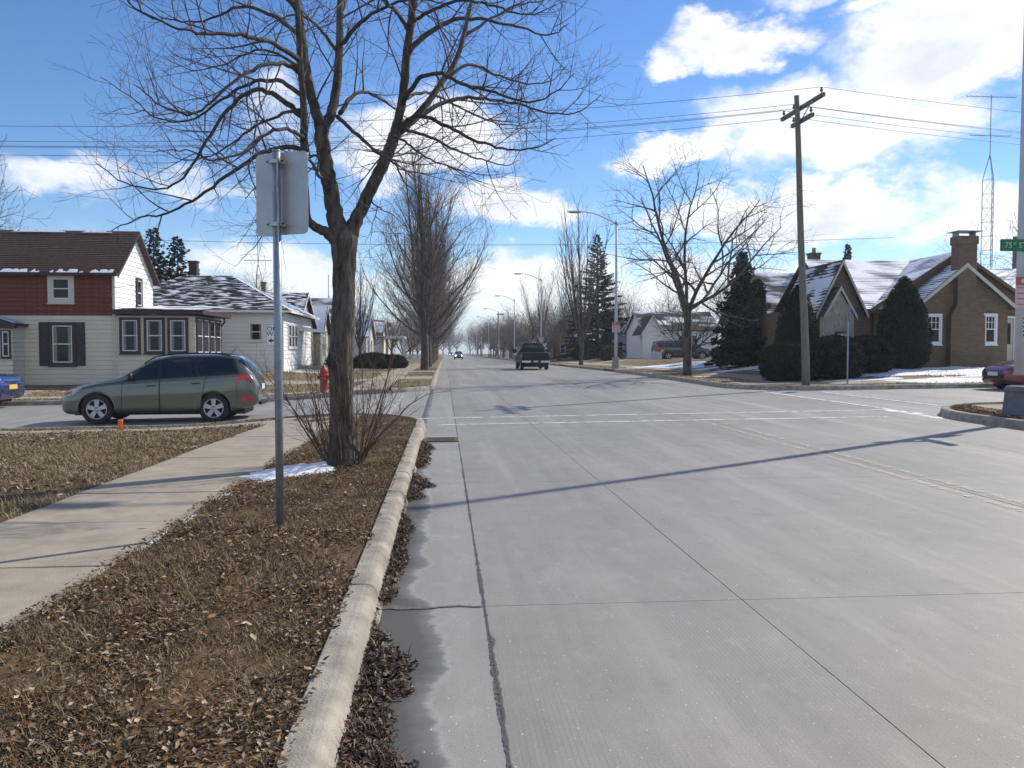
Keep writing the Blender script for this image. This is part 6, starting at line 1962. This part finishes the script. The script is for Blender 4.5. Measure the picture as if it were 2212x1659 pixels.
for sd in (1, -1):
    place(patch(c, (1.54, 2.06), (4.21, 4.03), 4.05, 5.93, .0022, 30, 10, sd)).obj('window_surround', MAT['black'], R_, True)
    place(patch(c, (4.17, 4.17), (4.178, 4.178), .9, 3.3, .004, 1, 14, sd)).obj('bumper_seam', MAT['black'], R_)
    place(patch(c, (.95, .72), (.958, .728), 3.0, 4.4, .004, 1, 10, sd)).obj('bonnet_seam', MAT['black'], R_)
    P = [c.S(x, 6.6, .02 if x in (1.95, 3.98) else .05, sd) for x in (1.95, 2.25, 2.8, 3.4, 3.98)]
    place(MB().tube(smooth_path(P, 16), .018, 6)).obj('roof_rail', MAT['black'], R_, True)
    m = MB(); q = c.S(1.72, 4.25, .03, sd)
    m.lathe([(.02, -.085), (.085, -.07), (.10, 0), (.085, .07), (.02, .085)], 12)
    m.v = [(a * .55, b * .9, z) for a, b, z in m.v]
    m.v = [(a + q.x, b + q.y + .09 * sd, z + q.z + .06) for a, b, z in m.v]
    place(m).obj('wing_mirror', MAT['black'], R_, True, True)
    place(patch(c, (1.36, 1.36), (3.38, 3.46), .02, .78, .012, 16, 5, sd)).obj('sill_cladding', mat('dark cladding', (.045, .047, .045), rough=.7), R_, True)
    for xx in (.92, 3.62):
        a = MB().tube([(xx + .425 * cos(q), (.945 if xx < 2 else .95) * sd * .985, .36 + .425 * sin(q)) for q in [radians(-8 + 196 * i / 24) for i in range(25)]], .018, 6)
        place(a).obj('arch_lip', olive, R_, True)
    place(patch(c, (4.30, 4.30), (4.56, 4.56), 1.35, 1.75, .008, 6, 4, sd)).obj('reflector', MAT['taillight'], R_, True)
    place(patch(c, (.18, .22), (.34, .36), 3.5, 3.9, .009, 4, 4, sd)).obj('turn_signal', MAT['amber'], R_, True)
fl = MB().lathe([(.085, 0), (.085, .004), (.08, .006)], 20); q = c.S(3.72, 3.45, .001, 1)
fl.v = [(q.x + a, q.y + z, q.z + b) for a, b, z in fl.v]; place(fl).obj('fuel_cap', olive, R_, True)
MB().box(-2.345, -2.33, -.22, .22, .80, .93).obj('number_plate', MAT['plate'], R_)
MB().box(-2.38, -2.30, -.55, .55, .42, .50).obj('rear_bumper', MAT['black'], R_)
place(MB().tube([c.S(3.88, 8, .0), c.S(4.02, 8, .0) + Vector((0, 0, .19))], .006, 5)).obj('aerial', MAT['black'], R_)
place(patch(c, (4.02, 4.02), (4.06, 4.06), 7.2, 8, .012, 3, 4, 1)).obj('brake_light', MAT['taillight'], R_)

SEDAN = [(0, .36, .50, .58, .5, .4), (.06, .26, .58, .66, .68, .5), (.25, .2, .70, .77, .80, .62), (.8, .2, .82, .90, .87, .74), (1.3, .2, .89, .98, .885, .76), (1.5, .2, .91, 1.06, .885, .7), (2.0, .2, .93, 1.34, .885, .6), (2.5, .2, .95, 1.43, .885, .57),
         (3.1, .2, .97, 1.40, .885, .57), (3.6, .22, 1.0, 1.22, .88, .6), (3.85, .24, 1.0, 1.10, .875, .68), (4.3, .28, .99, 1.07, .85, .68), (4.48, .32, .93, 1.0, .80, .62), (4.55, .4, .75, .83, .72, .55)]
def sedan(label, paint, loc, rz, lite=False, name='car', group=None, plate='plate'):
    R, c, place = make_car(name, label, SEDAN, 4.55, paint, 2.7, .32, loc, rz, .86, None, lite=lite, group=group,
        wins=[((1.75, 2.15), (2.45, 2.42), 4.15, 5.75), ((2.52, 2.5), (3.45, 3.2), 4.15, 5.75)], ws=(1.52, 2.05, 1.55, 2.12, 5.2), rg=(3.25, 3.75, 3.2, 3.78, 5.2),
        tail=[((4.12, 4.2), (4.5, 4.46), 3.0, 4.0)], head=[((.12, .3), (.45, .6), 3.1, 4.15)],
        doors=[((1.5, 1.55), (2.48, 2.48), .5, 4.06, 2.2), ((2.5, 2.5), (3.35, 3.5), .5, 4.06, 3.15)])
    MB().box(-2.29, -2.27, -.24, .24, .62, .76).obj('number_plate', MAT[plate], R)
    MB().box(2.262, 2.285, -.45, .45, .36, .50).obj('grille', MAT['black'], R)
    return R, c, place
bx, by = -15.9, 27.15
Rb, cb, plb = sedan('deep blue sedan parked nose out of frame at the left edge', carpaint('deep blue paint', (.02, .04, .16)), (bx, by, zg(-14, by) - .01), pi, name='parked_car', plate='plate_y')
MB().box(-2.30, -2.27, -.62, .62, .52, .58).obj('rear_bumper', MAT['black'], Rb)
mx_, my_ = 19.7, 24.75
Rm, cm, plm = sedan('dark red car nosing out from behind the right hand lamp post', carpaint('dark cherry paint', (.16, .016, .03)), (mx_, my_, zg(17.5, my_) - .01), pi, name='parked_car')
MB().box(2.286, 2.30, -.24, .24, .46, .58).obj('front_plate', MAT['plate'], Rm)

# pickup driving away
TRUCK = [(0, .5, .7, .8, .7, .6), (.05, .42, .85, .95, .85, .7), (.3, .36, .98, 1.08, .93, .8), (1.2, .38, 1.08, 1.18, .96, .84), (1.5, .4, 1.12, 1.24, .965, .82), (1.9, .4, 1.16, 1.62, .965, .74), (2.3, .4, 1.18, 1.86, .965, .70), (2.9, .4, 1.18, 1.90, .965, .69),
         (3.55, .4, 1.18, 1.87, .965, .70), (3.72, .42, 1.16, 1.70, .965, .74), (3.80, .44, 1.14, 1.20, .965, .86), (4.0, .46, 1.14, 1.19, .965, .88), (5.3, .5, 1.14, 1.19, .965, .88), (5.44, .55, 1.12, 1.17, .955, .88), (5.48, .62, 1.08, 1.14, .93, .86)]
tx, ty = 6.12, 57.5
dk = mat('dusty black paint', (.012, .013, .014), (.02, .021, .022), 20, .5, spec=.25)
Rt, ct, plt = make_car('pickup_truck', 'dark pickup truck driving away in the right lane', TRUCK, 5.48, dk, 3.5, .39, (tx, ty, zg(tx, ty)), pi / 2, 1.0, None, cat='pickup',
    wins=[((2.0, 2.35), (2.7, 2.68), 4.15, 5.7), ((2.78, 2.75), (3.5, 3.45), 4.15, 5.7)], rg=(3.56, 3.76, 3.58, 3.78, 4.6), ws=(1.55, 2.25, 1.6, 2.3, 5.2),
    tail=[((5.24, 5.24), (5.47, 5.47), 2.3, 4.1)])
MB().box(-2.75, -2.735, -.70, .70, .72, 1.10).obj('tailgate', dk, Rt)
chrome = mat('dull chrome', (.5, .5, .5), rough=.2, metal=.9)
MB().box(-2.86, -2.74, -.94, -.34, .50, .64).obj('rear_bumper', chrome, Rt); MB().box(-2.86, -2.74, .34, .94, .50, .64).obj('rear_bumper', chrome, Rt)
MB().box(-2.84, -2.76, -.33, .33, .45, .62).obj('bumper_step', MAT['black'], Rt)
MB().box(-2.852, -2.842, -.16, .16, .52, .63).obj('number_plate', MAT['plate'], Rt)
for sd in (-1, 1):
    MB().box(.75, .9, sd * 1.0 - .02, sd * 1.24 + .02 if sd > 0 else sd * 1.0 + .02, 1.15, 1.42).obj('wing_mirror', MAT['black'], Rt) if sd > 0 else MB().box(.75, .9, -1.26, -.98, 1.15, 1.42).obj('wing_mirror', MAT['black'], Rt)
MB().box(-2.4, 2.3, -.7, .7, .34, .5).obj('chassis', MAT['black'], Rt)

# van in the driveway
VAN = [(0, .4, .62, .72, .6, .5), (.08, .3, .75, .85, .8, .6), (.4, .25, .92, 1.0, .92, .72), (.9, .25, 1.02, 1.14, .96, .78), (1.3, .25, 1.05, 1.42, .97, .76), (1.8, .25, 1.05, 1.68, .97, .76), (2.4, .25, 1.05, 1.75, .97, .77), (4.6, .28, 1.05, 1.73, .97, .77), (4.95, .3, 1.05, 1.66, .96, .76), (5.06, .36, 1.0, 1.5, .94, .74), (5.1, .42, .9, 1.1, .9, .7)]
vx, vy = 21.1, 71.6
Rv, cv, plv = make_car('minivan', 'dark grey minivan parked in the driveway behind the honey locust', VAN, 5.1, carpaint('charcoal paint', (.045, .048, .055)), 3.05, .35, (vx, vy, top(17, vy) - .02), 0, .95, None, cat='van',
    wins=[((1.5, 1.85), (2.2, 2.2), 4.12, 5.8), ((2.26, 2.26), (3.5, 3.5), 4.12, 5.8), ((3.56, 3.56), (4.85, 4.75), 4.12, 5.8)], ws=(1.0, 1.75, 1.02, 1.82, 5.2), rg=(4.96, 5.06, 4.97, 5.07, 4.6), tail=[((4.9, 4.9), (5.08, 5.06), 3.2, 5.2)],
    doors=[((1.3, 1.4), (2.24, 2.24), .5, 4.05, 2.0), ((2.26, 2.26), (3.5, 3.6), .5, 4.05, 2.4)])
s = MB().box(-2.24, -1.86, -.985, -.975, .62, .98).obj('realty_sign', MAT['signred'], Rv)
MB().box(-2.15, -1.95, -.992, -.986, .76, .86).obj('print_line', MAT['white'], s)

# oncoming and distant cars
for i, (x, y, rz, col, lb, L) in enumerate([(2.75, 160, -pi / 2, (.03, .045, .075), 'dark blue car coming towards the camera with lights on', True), (2.75, 330, -pi / 2, (.3, .08, .05), 'far red car coming on beyond the dark blue one', True),
                                     (2.4, 440, -pi / 2, (.2, .2, .22), 'faint grey car at the far end of the street', True), (7.0, 420, pi / 2, (.35, .35, .35), 'faint pale car driving off far ahead', True)]):
    R, c2, pl2 = sedan(lb, carpaint('far car paint', col), (x, y, zg(x, y)), rz, True, 'car', 'distant cars on the street')
    R.scale = (1.0, 1.0, 1.12)
    if rz < 0:
        em = MAT.get('lit')
        if em is None:
            em, nt, b = _nodes('lit headlamp'); MAT['lit'] = em
            b.inputs['Emission Color'].default_value = (1, .95, .85, 1); b.inputs['Emission Strength'].default_value = 6
        for sd in (-1, 1): MB().lathe([(.11, 0), (.10, .03)], 10).obj('headlamp', em, R, loc=(2.24, sd * .58, .64)).rotation_euler = (0, pi / 2, 0)
# ------------------------------------------------------------------ thin winter haze over the whole place
hz_o = MB().box(-4200, 4200, -400, 5200, -2.0, 24.0).obj('haze')
hm_, hnt, hb_ = _nodes('thin haze')
hnt.nodes.remove(hb_)
pv = hnt.nodes.new('ShaderNodeVolumePrincipled')
pv.inputs['Color'].default_value = (.86, .92, 1.0, 1)
pv.inputs['Density'].default_value = .00045
pv.inputs['Anisotropy'].default_value = .35
hnt.links.new(pv.outputs[0], hnt.nodes['Material Output'].inputs['Volume'])
hz_o.data.materials.append(hm_)
hz_o['kind'] = 'stuff'; hz_o['label'] = 'thin pale haze over the whole street'; hz_o['category'] = 'haze'
